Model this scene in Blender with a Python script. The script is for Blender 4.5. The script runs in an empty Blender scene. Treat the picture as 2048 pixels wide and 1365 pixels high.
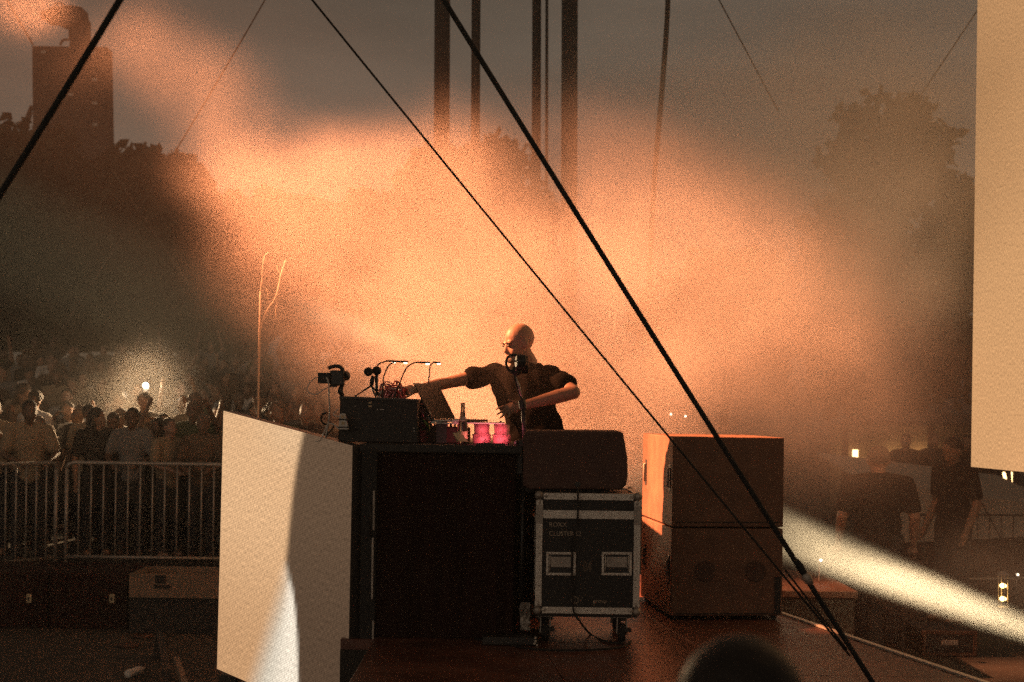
import bpy, bmesh, math, random
from mathutils import Vector, Matrix, Quaternion, noise as mnoise

random.seed(7)
scene = bpy.context.scene
COL = scene.collection
V = Vector

# ------------------------------------------------------------------ camera
FPX, ROLL, HOR = 2844.4, math.radians(0.8), 812.0
CAMZ = 2.1
cam_d = bpy.data.cameras.new("camera")
cam_d.lens, cam_d.sensor_width = 50.0, 36.0
cam_d.shift_y = (HOR - 682.5) / 2048.0
cam_d.clip_start, cam_d.clip_end = 0.05, 3000.0
cam_d.dof.use_dof = True
cam_d.dof.focus_distance = 8.3
cam_d.dof.aperture_fstop = 3.5
cam = bpy.data.objects.new("camera", cam_d)
COL.objects.link(cam)
cam.matrix_world = (Matrix.Translation((0, 0, CAMZ)) @ Matrix.Rotation(math.pi / 2, 4, 'X')
                    @ Matrix.Rotation(ROLL, 4, 'Z'))
scene.camera = cam

# ------------------------------------------------------------------ sky (dusk, overcast)
world = bpy.data.worlds.new("World")
scene.world = world
world.use_nodes = True
wn, wl = world.node_tree.nodes, world.node_tree.links
wn.clear()
w_out = wn.new("ShaderNodeOutputWorld")
w_bg = wn.new("ShaderNodeBackground")
w_sky = wn.new("ShaderNodeTexSky")
w_sky.sky_type = 'NISHITA'
w_sky.sun_disc = False
w_sky.sun_elevation = math.radians(4.0)
w_sky.sun_rotation = math.radians(200.0)
w_sky.air_density, w_sky.dust_density = 1.5, 3.0
w_bw = wn.new("ShaderNodeRGBToBW")
w_tc = wn.new("ShaderNodeTexCoord")
w_map = wn.new("ShaderNodeMapping")
w_map.inputs["Scale"].default_value = (2.0, 2.0, 9.0)
w_noise = wn.new("ShaderNodeTexNoise")
w_noise.inputs["Scale"].default_value = 1.6
w_noise.inputs["Detail"].default_value = 5.0
w_mr = wn.new("ShaderNodeMapRange")
for k, val in (("From Min", 0.3), ("From Max", 0.75), ("To Min", 0.72), ("To Max", 1.2)):
    w_mr.inputs[k].default_value = val
w_mul = wn.new("ShaderNodeMath"); w_mul.operation = 'MULTIPLY'
w_mix = wn.new("ShaderNodeMix"); w_mix.data_type = 'RGBA'; w_mix.blend_type = 'MULTIPLY'
w_mix.inputs["Factor"].default_value = 1.0
w_mix.inputs["B"].default_value = (1.0, 0.77, 0.57, 1)      # grey cloud deck, warm dusk white balance
wl.new(w_tc.outputs["Generated"], w_map.inputs["Vector"])
wl.new(w_map.outputs["Vector"], w_noise.inputs["Vector"])
wl.new(w_noise.outputs["Fac"], w_mr.inputs["Value"])
wl.new(w_sky.outputs["Color"], w_bw.inputs["Color"])
wl.new(w_bw.outputs["Val"], w_mul.inputs[0])
wl.new(w_mr.outputs["Result"], w_mul.inputs[1])
wl.new(w_mul.outputs["Value"], w_mix.inputs["A"])
wl.new(w_mix.outputs["Result"], w_bg.inputs["Color"])
SKY_STRENGTH = 0.075
w_bg.inputs["Strength"].default_value = SKY_STRENGTH
wl.new(w_bg.outputs["Background"], w_out.inputs["Surface"])

sun_d = bpy.data.lights.new("sun", 'SUN')
sun_d.energy, sun_d.angle, sun_d.color = 0.02, math.radians(20), (1.0, 0.85, 0.7)
sun = bpy.data.objects.new("sun", sun_d)
sun.rotation_euler = (math.radians(86), 0, math.radians(200))
COL.objects.link(sun)

vs = scene.view_settings
vs.view_transform, vs.look, vs.exposure, vs.gamma = 'Standard', 'None', 0.0, 1.0
vs.use_curve_mapping = False
cy = scene.cycles
cy.max_bounces, cy.diffuse_bounces, cy.glossy_bounces = 6, 2, 2
cy.transmission_bounces, cy.transparent_max_bounces, cy.volume_bounces = 6, 12, 1
cy.volume_step_rate, cy.volume_max_steps = 4.0, 96
cy.use_adaptive_sampling = True
cy.adaptive_threshold = 0.03
cy.sample_clamp_direct, cy.sample_clamp_indirect = 6.0, 0.6
cy.use_denoising = False
cy.caustics_reflective = cy.caustics_refractive = False


def P(px, py, D):
    """Point of the place seen at photo pixel (px, py) at D metres in front of the camera."""
    u, v = (px - 1024.0) / FPX, (HOR - py) / FPX
    ca, sa = math.cos(ROLL), math.sin(ROLL)
    return V((D * (u * ca - v * sa), D, CAMZ + D * (u * sa + v * ca)))


# stage lamps: positions used both for the lights and for their housings
SPOT_AT, SPOT_TO = V((-15.0, 10.2, 11.6)), P(1060, 640, 10.1)
BEAM_AT, BEAM_TO = P(2400, 1392, 9.95), P(1580, 1076, 11.2)


def spot(name, at, to, power, color, deg, blend, radius):
    d = bpy.data.lights.new(name, 'SPOT')
    d.energy, d.color, d.spot_size, d.spot_blend, d.shadow_soft_size = power, color, math.radians(deg), blend, radius
    o = bpy.data.objects.new(name, d)
    o.location = at
    o.rotation_euler = (to - at).to_track_quat('-Z', 'Y').to_euler()
    COL.objects.link(o)
    return o


spot("amber_spot_light", SPOT_AT, SPOT_TO, 262000.0, (1.0, 0.335, 0.14), 12.0, 0.95, 0.16)
spot("white_beam_light", BEAM_AT, BEAM_TO, 215000.0, (1.0, 0.79, 0.48), 7.8, 0.7, 0.06)


WASH_AT, WASH_TO = V((4.55, 10.9, 0.35)), P(1430, 480, 11.0)
spot("added_wash_light", WASH_AT, WASH_TO, 400.0, (1.0, 0.6, 0.34), 75.0, 0.8, 0.12)  # added lamp with no visible source, brightens the right-hand smoke


# ------------------------------------------------------------------ helpers
def sstep(a, b, x):
    t = max(0.0, min(1.0, (x - a) / (b - a)))
    return t * t * (3 - 2 * t)


class MB:
    """Collects verts / faces of one mesh."""
    def __init__(self):
        self.v, self.f = [], []

    def add(self, vs_, fs):
        o = len(self.v)
        self.v += [V(p) for p in vs_]
        self.f += [tuple(i + o for i in q) for q in fs]
        return self

    def box(self, c, s, m=None):
        c = V(c)
        pts = []
        for z in (-.5, .5):
            for (x, y) in ((-.5, -.5), (.5, -.5), (.5, .5), (-.5, .5)):
                p = V((x * s[0], y * s[1], z * s[2]))
                pts.append(c + (m @ p if m else p))
        return self.add(pts, [(3, 2, 1, 0), (4, 5, 6, 7), (0, 1, 5, 4), (1, 2, 6, 5), (2, 3, 7, 6), (3, 0, 4, 7)])

    def bb(self, x0, x1, y0, y1, z0, z1):
        return self.box(((x0 + x1) / 2, (y0 + y1) / 2, (z0 + z1) / 2), (x1 - x0, y1 - y0, z1 - z0))

    def cone(self, a, b, r0, r1=None, n=10, cap=True):
        a, b = V(a), V(b)
        r1 = r0 if r1 is None else r1
        d = (b - a)
        q = d.to_track_quat('Z', 'Y') if d.length > 1e-9 else Quaternion()
        pts, fs = [], []
        for k, (c, r) in enumerate(((a, r0), (b, r1))):
            for i in range(n):
                t = 2 * math.pi * i / n
                pts.append(c + q @ V((r * math.cos(t), r * math.sin(t), 0)))
        for i in range(n):
            j = (i + 1) % n
            fs.append((i, j, n + j, n + i))
        if cap:
            fs.append(tuple(range(n - 1, -1, -1)))
            fs.append(tuple(range(n, 2 * n)))
        return self.add(pts, fs)

    def tube(self, path, r, n=8, cap=True):
        path = [V(p) for p in path]
        rs = r if isinstance(r, (list, tuple)) else [r] * len(path)
        pts, fs = [], []
        up = V((0.13, 0.21, 0.97))
        for i, p in enumerate(path):
            t = (path[min(i + 1, len(path) - 1)] - path[max(i - 1, 0)])
            t = t.normalized() if t.length > 1e-9 else V((0, 0, 1))
            s = t.cross(up)
            if s.length < 1e-3:
                s = t.cross(V((1, 0, 0)))
            s.normalize()
            w = s.cross(t)
            for k in range(n):
                a = 2 * math.pi * k / n
                pts.append(p + rs[i] * (math.cos(a) * s + math.sin(a) * w))
        for i in range(len(path) - 1):
            for k in range(n):
                j = (k + 1) % n
                fs.append((i * n + k, i * n + j, (i + 1) * n + j, (i + 1) * n + k))
        if cap:
            fs.append(tuple(range(n - 1, -1, -1)))
            o = (len(path) - 1) * n
            fs.append(tuple(range(o, o + n)))
        return self.add(pts, fs)

    def lathe(self, c, prof, n=20, m=None):
        c = V(c)
        pts, fs = [], []
        for (r, z) in prof:
            for k in range(n):
                a = 2 * math.pi * k / n
                p = V((r * math.cos(a), r * math.sin(a), z))
                pts.append(c + (m @ p if m else p))
        for i in range(len(prof) - 1):
            for k in range(n):
                j = (k + 1) % n
                fs.append((i * n + k, i * n + j, (i + 1) * n + j, (i + 1) * n + k))
        fs.append(tuple(range(n - 1, -1, -1)))
        o = (len(prof) - 1) * n
        fs.append(tuple(range(o, o + n)))
        return self.add(pts, fs)

    def ell(self, c, r, m=None, nu=14, nv=10):
        c = V(c)
        r = (r, r, r) if isinstance(r, (int, float)) else r
        pts, fs = [], []
        for i in range(1, nv):
            t = math.pi * i / nv
            for k in range(nu):
                a = 2 * math.pi * k / nu
                p = V((r[0] * math.sin(t) * math.cos(a), r[1] * math.sin(t) * math.sin(a), r[2] * math.cos(t)))
                pts.append(c + (m @ p if m else p))
        top, bot = len(pts), len(pts) + 1
        for s in (1, -1):
            p = V((0, 0, s * r[2]))
            pts.append(c + (m @ p if m else p))
        for i in range(nv - 2):
            for k in range(nu):
                j = (k + 1) % nu
                fs.append((i * nu + k, (i + 1) * nu + k, (i + 1) * nu + j, i * nu + j))
        for k in range(nu):
            j = (k + 1) % nu
            fs.append((top, k, j))
            fs.append((bot, (nv - 2) * nu + j, (nv - 2) * nu + k))
        return self.add(pts, fs)

    def limb(self, pts, rs, n=12):
        pts = [V(p) for p in pts]
        for i, p in enumerate(pts):
            self.ell(p, rs[i], nu=n, nv=8)
            if i:
                self.cone(pts[i - 1], p, rs[i - 1], rs[i], n)
        return self

    def prism(self, poly, off):
        """closed polygon (3-D points, counted round) extruded by vector off"""
        off = V(off)
        n = len(poly)
        pts = [V(p) for p in poly] + [V(p) + off for p in poly]
        fs = [tuple(range(n - 1, -1, -1)), tuple(range(n, 2 * n))]
        for i in range(n):
            j = (i + 1) % n
            fs.append((i, j, n + j, n + i))
        return self.add(pts, fs)

    def mesh(self, name, smooth=False):
        me = bpy.data.meshes.new(name)
        me.from_pydata([tuple(p) for p in self.v], [], self.f)
        bm = bmesh.new()
        bm.from_mesh(me)
        bmesh.ops.recalc_face_normals(bm, faces=bm.faces)
        bm.to_mesh(me)
        bm.free()
        if smooth:
            me.polygons.foreach_set("use_smooth", [True] * len(me.polygons))
        me.update()
        return me


def matrix_of(o):
    return Matrix.Translation(o.location) @ o.rotation_euler.to_matrix().to_4x4() if o.parent is None else matrix_of(o.parent)


def link(name, me, m=None, parent=None, world=True):
    o = bpy.data.objects.new(name, me)
    COL.objects.link(o)
    if m is not None and not me.materials:
        me.materials.append(m)
    if parent is not None:
        o.parent = parent
        if world:
            if parent.type == 'EMPTY':
                o.matrix_parent_inverse = matrix_of(parent).inverted()
    return o


def part(name, mb, m, parent=None, smooth=False, bevel=0.0, world=True, seg=2):
    o = link(name, mb.mesh(name, smooth), m, parent, world)
    if bevel:
        b = o.modifiers.new("bevel", 'BEVEL')
        b.width, b.segments, b.limit_method, b.angle_limit = bevel, seg, 'ANGLE', math.radians(40)
        b.harden_normals = False
    return o


def tag(o, label=None, cat=None, group=None, kind=None):
    for k, val in (("label", label), ("category", cat), ("group", group), ("kind", kind)):
        if val:
            o[k] = val
    return o


def thing(name, label, cat, loc=(0, 0, 0), group=None, rotz=0.0):
    o = bpy.data.objects.new(name, None)
    o.empty_display_size = 0.1
    o.location = loc
    o.rotation_euler = (0, 0, rotz)
    COL.objects.link(o)
    return tag(o, label, cat, group)


def copy_tree(o, parent=None, mats=None):
    c = o.copy()
    COL.objects.link(c)
    if parent is not None:
        c.parent = parent
    for ch in list(o.children):
        copy_tree(ch, c)
    return c


def fused(mb, name, voxel, smooth_it=6, factor=0.5):
    """union of overlapping solids as one continuous skin"""
    me = mb.mesh(name)
    tmp = bpy.data.objects.new("tmp", me)
    COL.objects.link(tmp)
    r = tmp.modifiers.new("r", 'REMESH')
    r.mode, r.voxel_size, r.use_smooth_shade = 'VOXEL', voxel, True
    s = tmp.modifiers.new("s", 'SMOOTH')
    s.factor, s.iterations = factor, smooth_it
    dg = bpy.context.evaluated_depsgraph_get()
    out = bpy.data.meshes.new_from_object(tmp.evaluated_get(dg))
    out.name = name
    bpy.data.objects.remove(tmp)
    bpy.data.meshes.remove(me)
    out.polygons.foreach_set("use_smooth", [True] * len(out.polygons))
    return out


# ------------------------------------------------------------------ materials
def mat(name, color, rough=0.6, metal=0.0, var=0.15, scale=8.0, bump=0.0, bscale=60.0, spec=0.5, stretch=None):
    m = bpy.data.materials.new(name)
    m.use_nodes = True
    n, l = m.node_tree.nodes, m.node_tree.links
    b = n["Principled BSDF"]
    b.inputs["Metallic"].default_value = metal
    b.inputs["Specular IOR Level"].default_value = spec
    tc = n.new("ShaderNodeTexCoord")
    vec = tc.outputs["Object"]
    if stretch:
        mp = n.new("ShaderNodeMapping")
        mp.inputs["Scale"].default_value = stretch
        l.new(vec, mp.inputs["Vector"])
        vec = mp.outputs["Vector"]
    nz = n.new("ShaderNodeTexNoise")
    nz.inputs["Scale"].default_value = scale
    nz.inputs["Detail"].default_value = 6.0
    nz.inputs["Roughness"].default_value = 0.65
    l.new(vec, nz.inputs["Vector"])
    cr = n.new("ShaderNodeValToRGB")
    cr.color_ramp.elements[0].position, cr.color_ramp.elements[1].position = 0.3, 0.72
    cr.color_ramp.elements[0].color = (*[max(0, c * (1 - var)) for c in color], 1)
    cr.color_ramp.elements[1].color = (*[min(1, c * (1 + var)) for c in color], 1)
    l.new(nz.outputs["Fac"], cr.inputs["Fac"])
    l.new(cr.outputs["Color"], b.inputs["Base Color"])
    mr = n.new("ShaderNodeMapRange")
    mr.inputs["To Min"].default_value = max(0.02, rough - 0.12)
    mr.inputs["To Max"].default_value = min(1, rough + 0.12)
    l.new(nz.outputs["Fac"], mr.inputs["Value"])
    l.new(mr.outputs["Result"], b.inputs["Roughness"])
    if bump:
        nb = n.new("ShaderNodeTexNoise")
        nb.inputs["Scale"].default_value = bscale
        nb.inputs["Detail"].default_value = 4.0
        l.new(vec, nb.inputs["Vector"])
        bp = n.new("ShaderNodeBump")
        bp.inputs["Strength"].default_value = bump
        bp.inputs["Distance"].default_value = 0.01
        l.new(nb.outputs["Fac"], bp.inputs["Height"])
        l.new(bp.outputs["Normal"], b.inputs["Normal"])
    return m


def emit(name, color, strength):
    m = bpy.data.materials.new(name)
    m.use_nodes = True
    b = m.node_tree.nodes["Principled BSDF"]
    b.inputs["Base Color"].default_value = (*[c * 0.5 for c in color], 1)
    b.inputs["Emission Color"].default_value = (*color, 1)
    b.inputs["Emission Strength"].default_value = strength
    return m


M = {}
M['ground'] = mat("trodden_ground", (0.045, 0.038, 0.03), 0.9, var=0.4, scale=0.9, bump=0.5, bscale=9)
M['deck'] = mat("stage_deck", (0.11, 0.04, 0.025), 0.38, var=0.45, scale=3.5, bump=0.15, bscale=45)
M['alu'] = mat("aluminium", (0.72, 0.66, 0.58), 0.42, 0.35, var=0.22, scale=30, bump=0.25, bscale=120)
M['steel'] = mat("galvanised_steel", (0.42, 0.37, 0.32), 0.5, 0.5, var=0.25, scale=14)
M['black'] = mat("black_laminate", (0.016, 0.015, 0.014), 0.6, var=0.4, scale=10, bump=0.1)
M['blackpl'] = mat("black_plastic", (0.02, 0.019, 0.018), 0.42, var=0.3, scale=20)
M['drape'] = mat("black_drape", (0.024, 0.010, 0.009), 0.95, var=0.4, scale=5, bump=0.4, bscale=7, spec=0.1, stretch=(4, 4, .4))  # black cloth, with the red desk light's tint put into its colour
M['subpaint'] = mat("speaker_paint", (0.15, 0.072, 0.042), 0.62, var=0.3, scale=7, bump=0.35, bscale=220)
M['wedge'] = mat("wedge_paint", (0.09, 0.042, 0.032), 0.7, var=0.25, scale=9, bump=0.35, bscale=240)
M['cup'] = mat("worn_cup", (0.075, 0.036, 0.022), 0.6, var=0.3, scale=20)
M['lid'] = mat("laptop_lid", (0.02, 0.012, 0.012), 0.5, var=0.15, scale=20)
M['rubber'] = mat("rubber", (0.014, 0.014, 0.014), 0.75, var=0.2)
M['rope'] = mat("guy_rope", (0.012, 0.014, 0.014), 0.8, var=0.3, scale=60, bump=0.5, bscale=200)
M['corten'] = mat("dark_steel_mast", (0.06, 0.045, 0.038), 0.75, var=0.35, scale=2.2)
M['pole'] = mat("pale_pole", (0.55, 0.45, 0.32), 0.5, var=0.15)
M['skin'] = mat("skin", (0.31, 0.175, 0.12), 0.5, var=0.1, scale=22, bump=0.06, bscale=90)
M['skin2'] = mat("skin_tan", (0.33, 0.18, 0.11), 0.5, var=0.1, scale=22)
M['skin3'] = mat("skin_brown", (0.14, 0.075, 0.045), 0.5, var=0.1, scale=22)
M['djshirt'] = mat("washed_black_cotton", (0.0065, 0.0058, 0.0052), 0.95, var=0.2, scale=14, bump=0.35, bscale=16, spec=0.0)
M['white'] = mat("white_plastic", (0.7, 0.66, 0.6), 0.45, var=0.1)
M['paper'] = mat("cream_paper", (0.65, 0.5, 0.3), 0.8, var=0.1)
M['pink'] = mat("pink_plastic", (0.66, 0.24, 0.26), 0.45, var=0.25, scale=24, bump=0.3, bscale=60)
M['wood'] = mat("pale_plywood", (0.2, 0.145, 0.1), 0.75, var=0.25, scale=4, stretch=(1, 1, 8))
M['canvas'] = mat("pale_canvas", (0.5, 0.42, 0.33), 0.85, var=0.12, scale=3)
M['bark'] = mat("bark", (0.06, 0.043, 0.03), 0.95, var=0.4, scale=6, bump=0.6, bscale=20)
M['print'] = mat("stencil_paint", (0.5, 0.4, 0.3), 0.7, var=0.45, scale=70)
M['hair'] = mat("dark_hair", (0.018, 0.013, 0.01), 0.55, var=0.4, scale=50, bump=0.5, bscale=80)
M['hair2'] = mat("brown_hair", (0.07, 0.042, 0.025), 0.6, var=0.4, scale=50, bump=0.5, bscale=80)
M['hair3'] = mat("grey_hair", (0.17, 0.12, 0.09), 0.7, var=0.3, scale=60, bump=0.4, bscale=90)
M['lamp_on'] = emit("led_tip", (1.0, 0.82, 0.6), 30.0)
M['wood_dark'] = mat("dark_boards", (0.03, 0.026, 0.022), 0.8, var=0.4, scale=5)


def leafmat(name, color):
    m = mat(name, color, 0.7, var=0.35, scale=1.2, spec=0.2)
    m.node_tree.nodes["Principled BSDF"].inputs["Subsurface Weight"].default_value = 0.0
    return m


M['leaf'] = leafmat("dark_foliage", (0.045, 0.05, 0.026))
M['leaf2'] = leafmat("brown_green_foliage", (0.07, 0.06, 0.032))

# ================================================================== SETTING
# ground sheet with the slope the crowd stands on
def ground_h(x, y):
    side = sstep(2.5, -1.5, x)
    left = .25 * sstep(13.9, 15.0, y) + .088 * max(0.0, min(y, 36.0) - 16.0) + .02 * max(0.0, min(y, 70.0) - 36.0)
    right = 1.2 * sstep(21.0, 44.0, y)
    return left * side + right * (1 - side) + 0.02 * mnoise.noise(V((x * .4, y * .4, 0)))


def build_ground():
    xs = [-1500, -500, -200, -90, -50] + [-32 + i * 1.0 for i in range(65)] + [50, 90, 200, 500, 1500]
    ys = [-300, -60, -15, -4] + [i * 1.0 for i in range(0, 62)] + [70, 90, 130, 220, 500, 1600]
    mb = MB()
    for y in ys:
        for x in xs:
            mb.v.append(V((x, y, ground_h(x, y))))
    n = len(xs)
    for j in range(len(ys) - 1):
        for i in range(n - 1):
            mb.f.append((j * n + i, j * n + i + 1, (j + 1) * n + i + 1, (j + 1) * n + i))
    return tag(part("ground", mb, M['ground'], smooth=True), kind="structure")


build_ground()

STZ = 0.80
E0, E1 = P(1570, 1231, 8.97), P(1955, 1364, 6.86)          # right-hand stage edge
ed = (E0 - E1); ed.z = 0; ed.normalize()
S_near = V((E1.x, E1.y, 0)) - ed * 2.6
S_far = V((E0.x, E0.y, 0)) + ed * 2.2
SXA, SXB, SYK = -0.745, -0.93, 7.85
stage_poly = [(SXA, S_near.y, STZ - .06), (S_near.x, S_near.y, STZ - .06), (S_far.x, S_far.y, STZ - .06), (SXB, S_far.y, STZ - .06), (SXB, SYK, STZ - .06), (SXA, SYK, STZ - .06)]


def build_stage():
    st = part("stage_floor", MB().prism(stage_poly, (0, 0, -0.70)), M['wood_dark'])
    tag(st, kind="structure")
    # deck boards: one panel per metre or so, 3 mm gaps
    y0, y1 = S_near.y, S_far.y
    cols = 3
    cuts = [y0 + (SYK - y0) * k / 4 for k in range(5)] + [SYK + (y1 - SYK) * k / 4 for k in range(1, 5)]
    for j in range(len(cuts) - 1):
        ya, yb = cuts[j] + .0015, cuts[j + 1] - .0015
        xl = SXA if j < 4 else SXB
        for i in range(cols):
            def xr(y, k):
                t = (y - y0) / (y1 - y0)
                xe = S_near.x + (S_far.x - S_near.x) * t - .012
                return xl + (xe - xl) * k / cols
            poly = [(xr(ya, i) + .0015, ya, STZ - .059), (xr(ya, i + 1) - .0015, ya, STZ - .059),
                    (xr(yb, i + 1) - .0015, yb, STZ - .059), (xr(yb, i) + .0015, yb, STZ - .059)]
            part("deck_panel", MB().prism(poly, (0, 0, .059 + random.uniform(-.0015, .0))), M['deck'], st, bevel=.002, seg=1)
    a, b = V((S_near.x, S_near.y, STZ)), V((S_far.x, S_far.y, STZ))
    nrm = V((-ed.y, ed.x, 0))
    if nrm.x < 0:
        nrm = -nrm
    part("edge_trim", MB().prism([a - nrm * .008, a + nrm * .026, b + nrm * .026, b - nrm * .008], (0, 0, .012)), M['alu'], st, bevel=.003)
    return st


build_stage()

# ================================================================== BOOTH AND SCREENS
DESKZ = 1.878


def screen_mat(name, strength, pitch=0.0039, line=0.35):
    m = bpy.data.materials.new(name)
    m.use_nodes = True
    n, l = m.node_tree.nodes, m.node_tree.links
    b = n["Principled BSDF"]
    b.inputs["Base Color"].default_value = (0.02, 0.02, 0.02, 1)
    b.inputs["Specular IOR Level"].default_value = 0.15
    b.inputs["Roughness"].default_value = 0.7
    at = n.new("ShaderNodeAttribute"); at.attribute_name = "picture"
    uv = n.new("ShaderNodeAttribute"); uv.attribute_name = "led_uv"
    # led pixels: bright dots on dark mask
    sep = n.new("ShaderNodeSeparateXYZ"); l.new(uv.outputs["Vector"], sep.inputs[0])
    prod = None
    for ax in (0, 1):
        mu = n.new("ShaderNodeMath"); mu.operation = 'MULTIPLY'; mu.inputs[1].default_value = 2 * math.pi / pitch
        sn = n.new("ShaderNodeMath"); sn.operation = 'SINE'
        mr = n.new("ShaderNodeMapRange")
        mr.inputs["From Min"].default_value = -1.0; mr.inputs["From Max"].default_value = 1.0
        mr.inputs["To Min"].default_value = 1.0 - line; mr.inputs["To Max"].default_value = 1.0 + line * .6
        l.new(sep.outputs[ax], mu.inputs[0]); l.new(mu.outputs[0], sn.inputs[0]); l.new(sn.outputs[0], mr.inputs["Value"])
        if prod is None:
            prod = mr.outputs[0]
        else:
            q = n.new("ShaderNodeMath"); q.operation = 'MULTIPLY'
            l.new(prod, q.inputs[0]); l.new(mr.outputs[0], q.inputs[1]); prod = q.outputs[0]
    nz = n.new("ShaderNodeTexNoise"); nz.inputs["Scale"].default_value = 95.0; nz.inputs["Detail"].default_value = 4
    mp = n.new("ShaderNodeMapping"); mp.inputs["Scale"].default_value = (1.0, .45, 1.0)
    l.new(uv.outputs["Vector"], mp.inputs["Vector"]); l.new(mp.outputs["Vector"], nz.inputs["Vector"])
    mr2 = n.new("ShaderNodeMapRange"); mr2.inputs["From Min"].default_value = .3; mr2.inputs["From Max"].default_value = .7; mr2.inputs["To Min"].default_value = 0.62; mr2.inputs["To Max"].default_value = 1.38
    l.new(nz.outputs["Fac"], mr2.inputs["Value"])
    q = n.new("ShaderNodeMath"); q.operation = 'MULTIPLY'; l.new(prod, q.inputs[0]); l.new(mr2.outputs[0], q.inputs[1])
    q2 = n.new("ShaderNodeMath"); q2.operation = 'MULTIPLY'; q2.inputs[1].default_value = strength
    l.new(q.outputs[0], q2.inputs[0])
    l.new(at.outputs["Color"], b.inputs["Emission Color"])
    l.new(q2.outputs[0], b.inputs["Emission Strength"])
    return m


def picture_face(name, quad, nu, nv, fn, m, parent):
    """a screen face a,b,c,d = bottom-left, bottom-right, top-right, top-left with a picture fn(s,t)->rgb"""
    a, b, c, d = [V(p) for p in quad]
    w, h = ((b - a).length + (c - d).length) / 2, ((d - a).length + (c - b).length) / 2
    mb = MB()
    cols, uvs = [], []
    for j in range(nv + 1):
        t = j / nv
        for i in range(nu + 1):
            s = i / nu
            mb.v.append((a * (1 - s) + b * s) * (1 - t) + (d * (1 - s) + c * s) * t)
            cols.append((*fn(s, t), 1.0))
            uvs.append((s * w, t * h, 0.0))
    for j in range(nv):
        for i in range(nu):
            k = j * (nu + 1) + i
            mb.f.append((k, k + 1, k + nu + 2, k + nu + 1))
    o = part(name, mb, m, parent)
    ca = o.data.attributes.new("picture", 'FLOAT_COLOR', 'POINT')
    ca.data.foreach_set("color", [x for c_ in cols for x in c_])
    ua = o.data.attributes.new("led_uv", 'FLOAT_VECTOR', 'POINT')
    ua.data.foreach_set("vector", [x for c_ in uvs for x in c_])
    return o


def lerp3(a, b, t):
    return tuple(a[i] * (1 - t) + b[i] * t for i in range(3))


def build_booth():
    t = thing("dj_booth", "black draped DJ booth the performer works at", "booth", (-.4, 8.8, STZ))
    # draped body as sheets with soft pleats
    x0, x1, y0, y1 = -0.80, 0.03, 7.93, 9.75
    mb = MB()
    ring, n = [], 90
    per = [(x0, y0), (x1, y0), (x1, y1), (x0, y1)]
    pts = []
    for k in range(4):
        a, b = V((*per[k], 0)), V((*per[(k + 1) % 4], 0))
        m_ = int((b - a).length * 34)
        nn = V(((b - a).y, -(b - a).x, 0)).normalized()
        for i in range(m_):
            pts.append((a + (b - a) * i / m_, nn))
    N = len(pts)
    for (z, amp) in ((STZ + .004, .016), (STZ + .35, .013), (STZ + .75, .009), (DESKZ - .05, .003)):
        for i, (p, nn) in enumerate(pts):
            w = math.sin(i * .9 + 1.3 * math.sin(i * .17)) * amp
            q = p + nn * w
            mb.v.append(V((q.x, q.y, z)))
    for j in range(3):
        for i in range(N):
            k = (i + 1) % N
            mb.f.append((j * N + i, j * N + k, (j + 1) * N + k, (j + 1) * N + i))
    part("drape", mb, M['drape'], t, smooth=True)
    part("table_top", MB().bb(-.84, .06, 7.88, 9.8, DESKZ - .045, DESKZ), M['black'], t, bevel=.006)
    part("inner_frame", MB().bb(x0 + .04, x1 - .04, y0 + .05, y1 - .05, STZ + .002, DESKZ - .055), M['black'], t)
    return t


build_booth()


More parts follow.
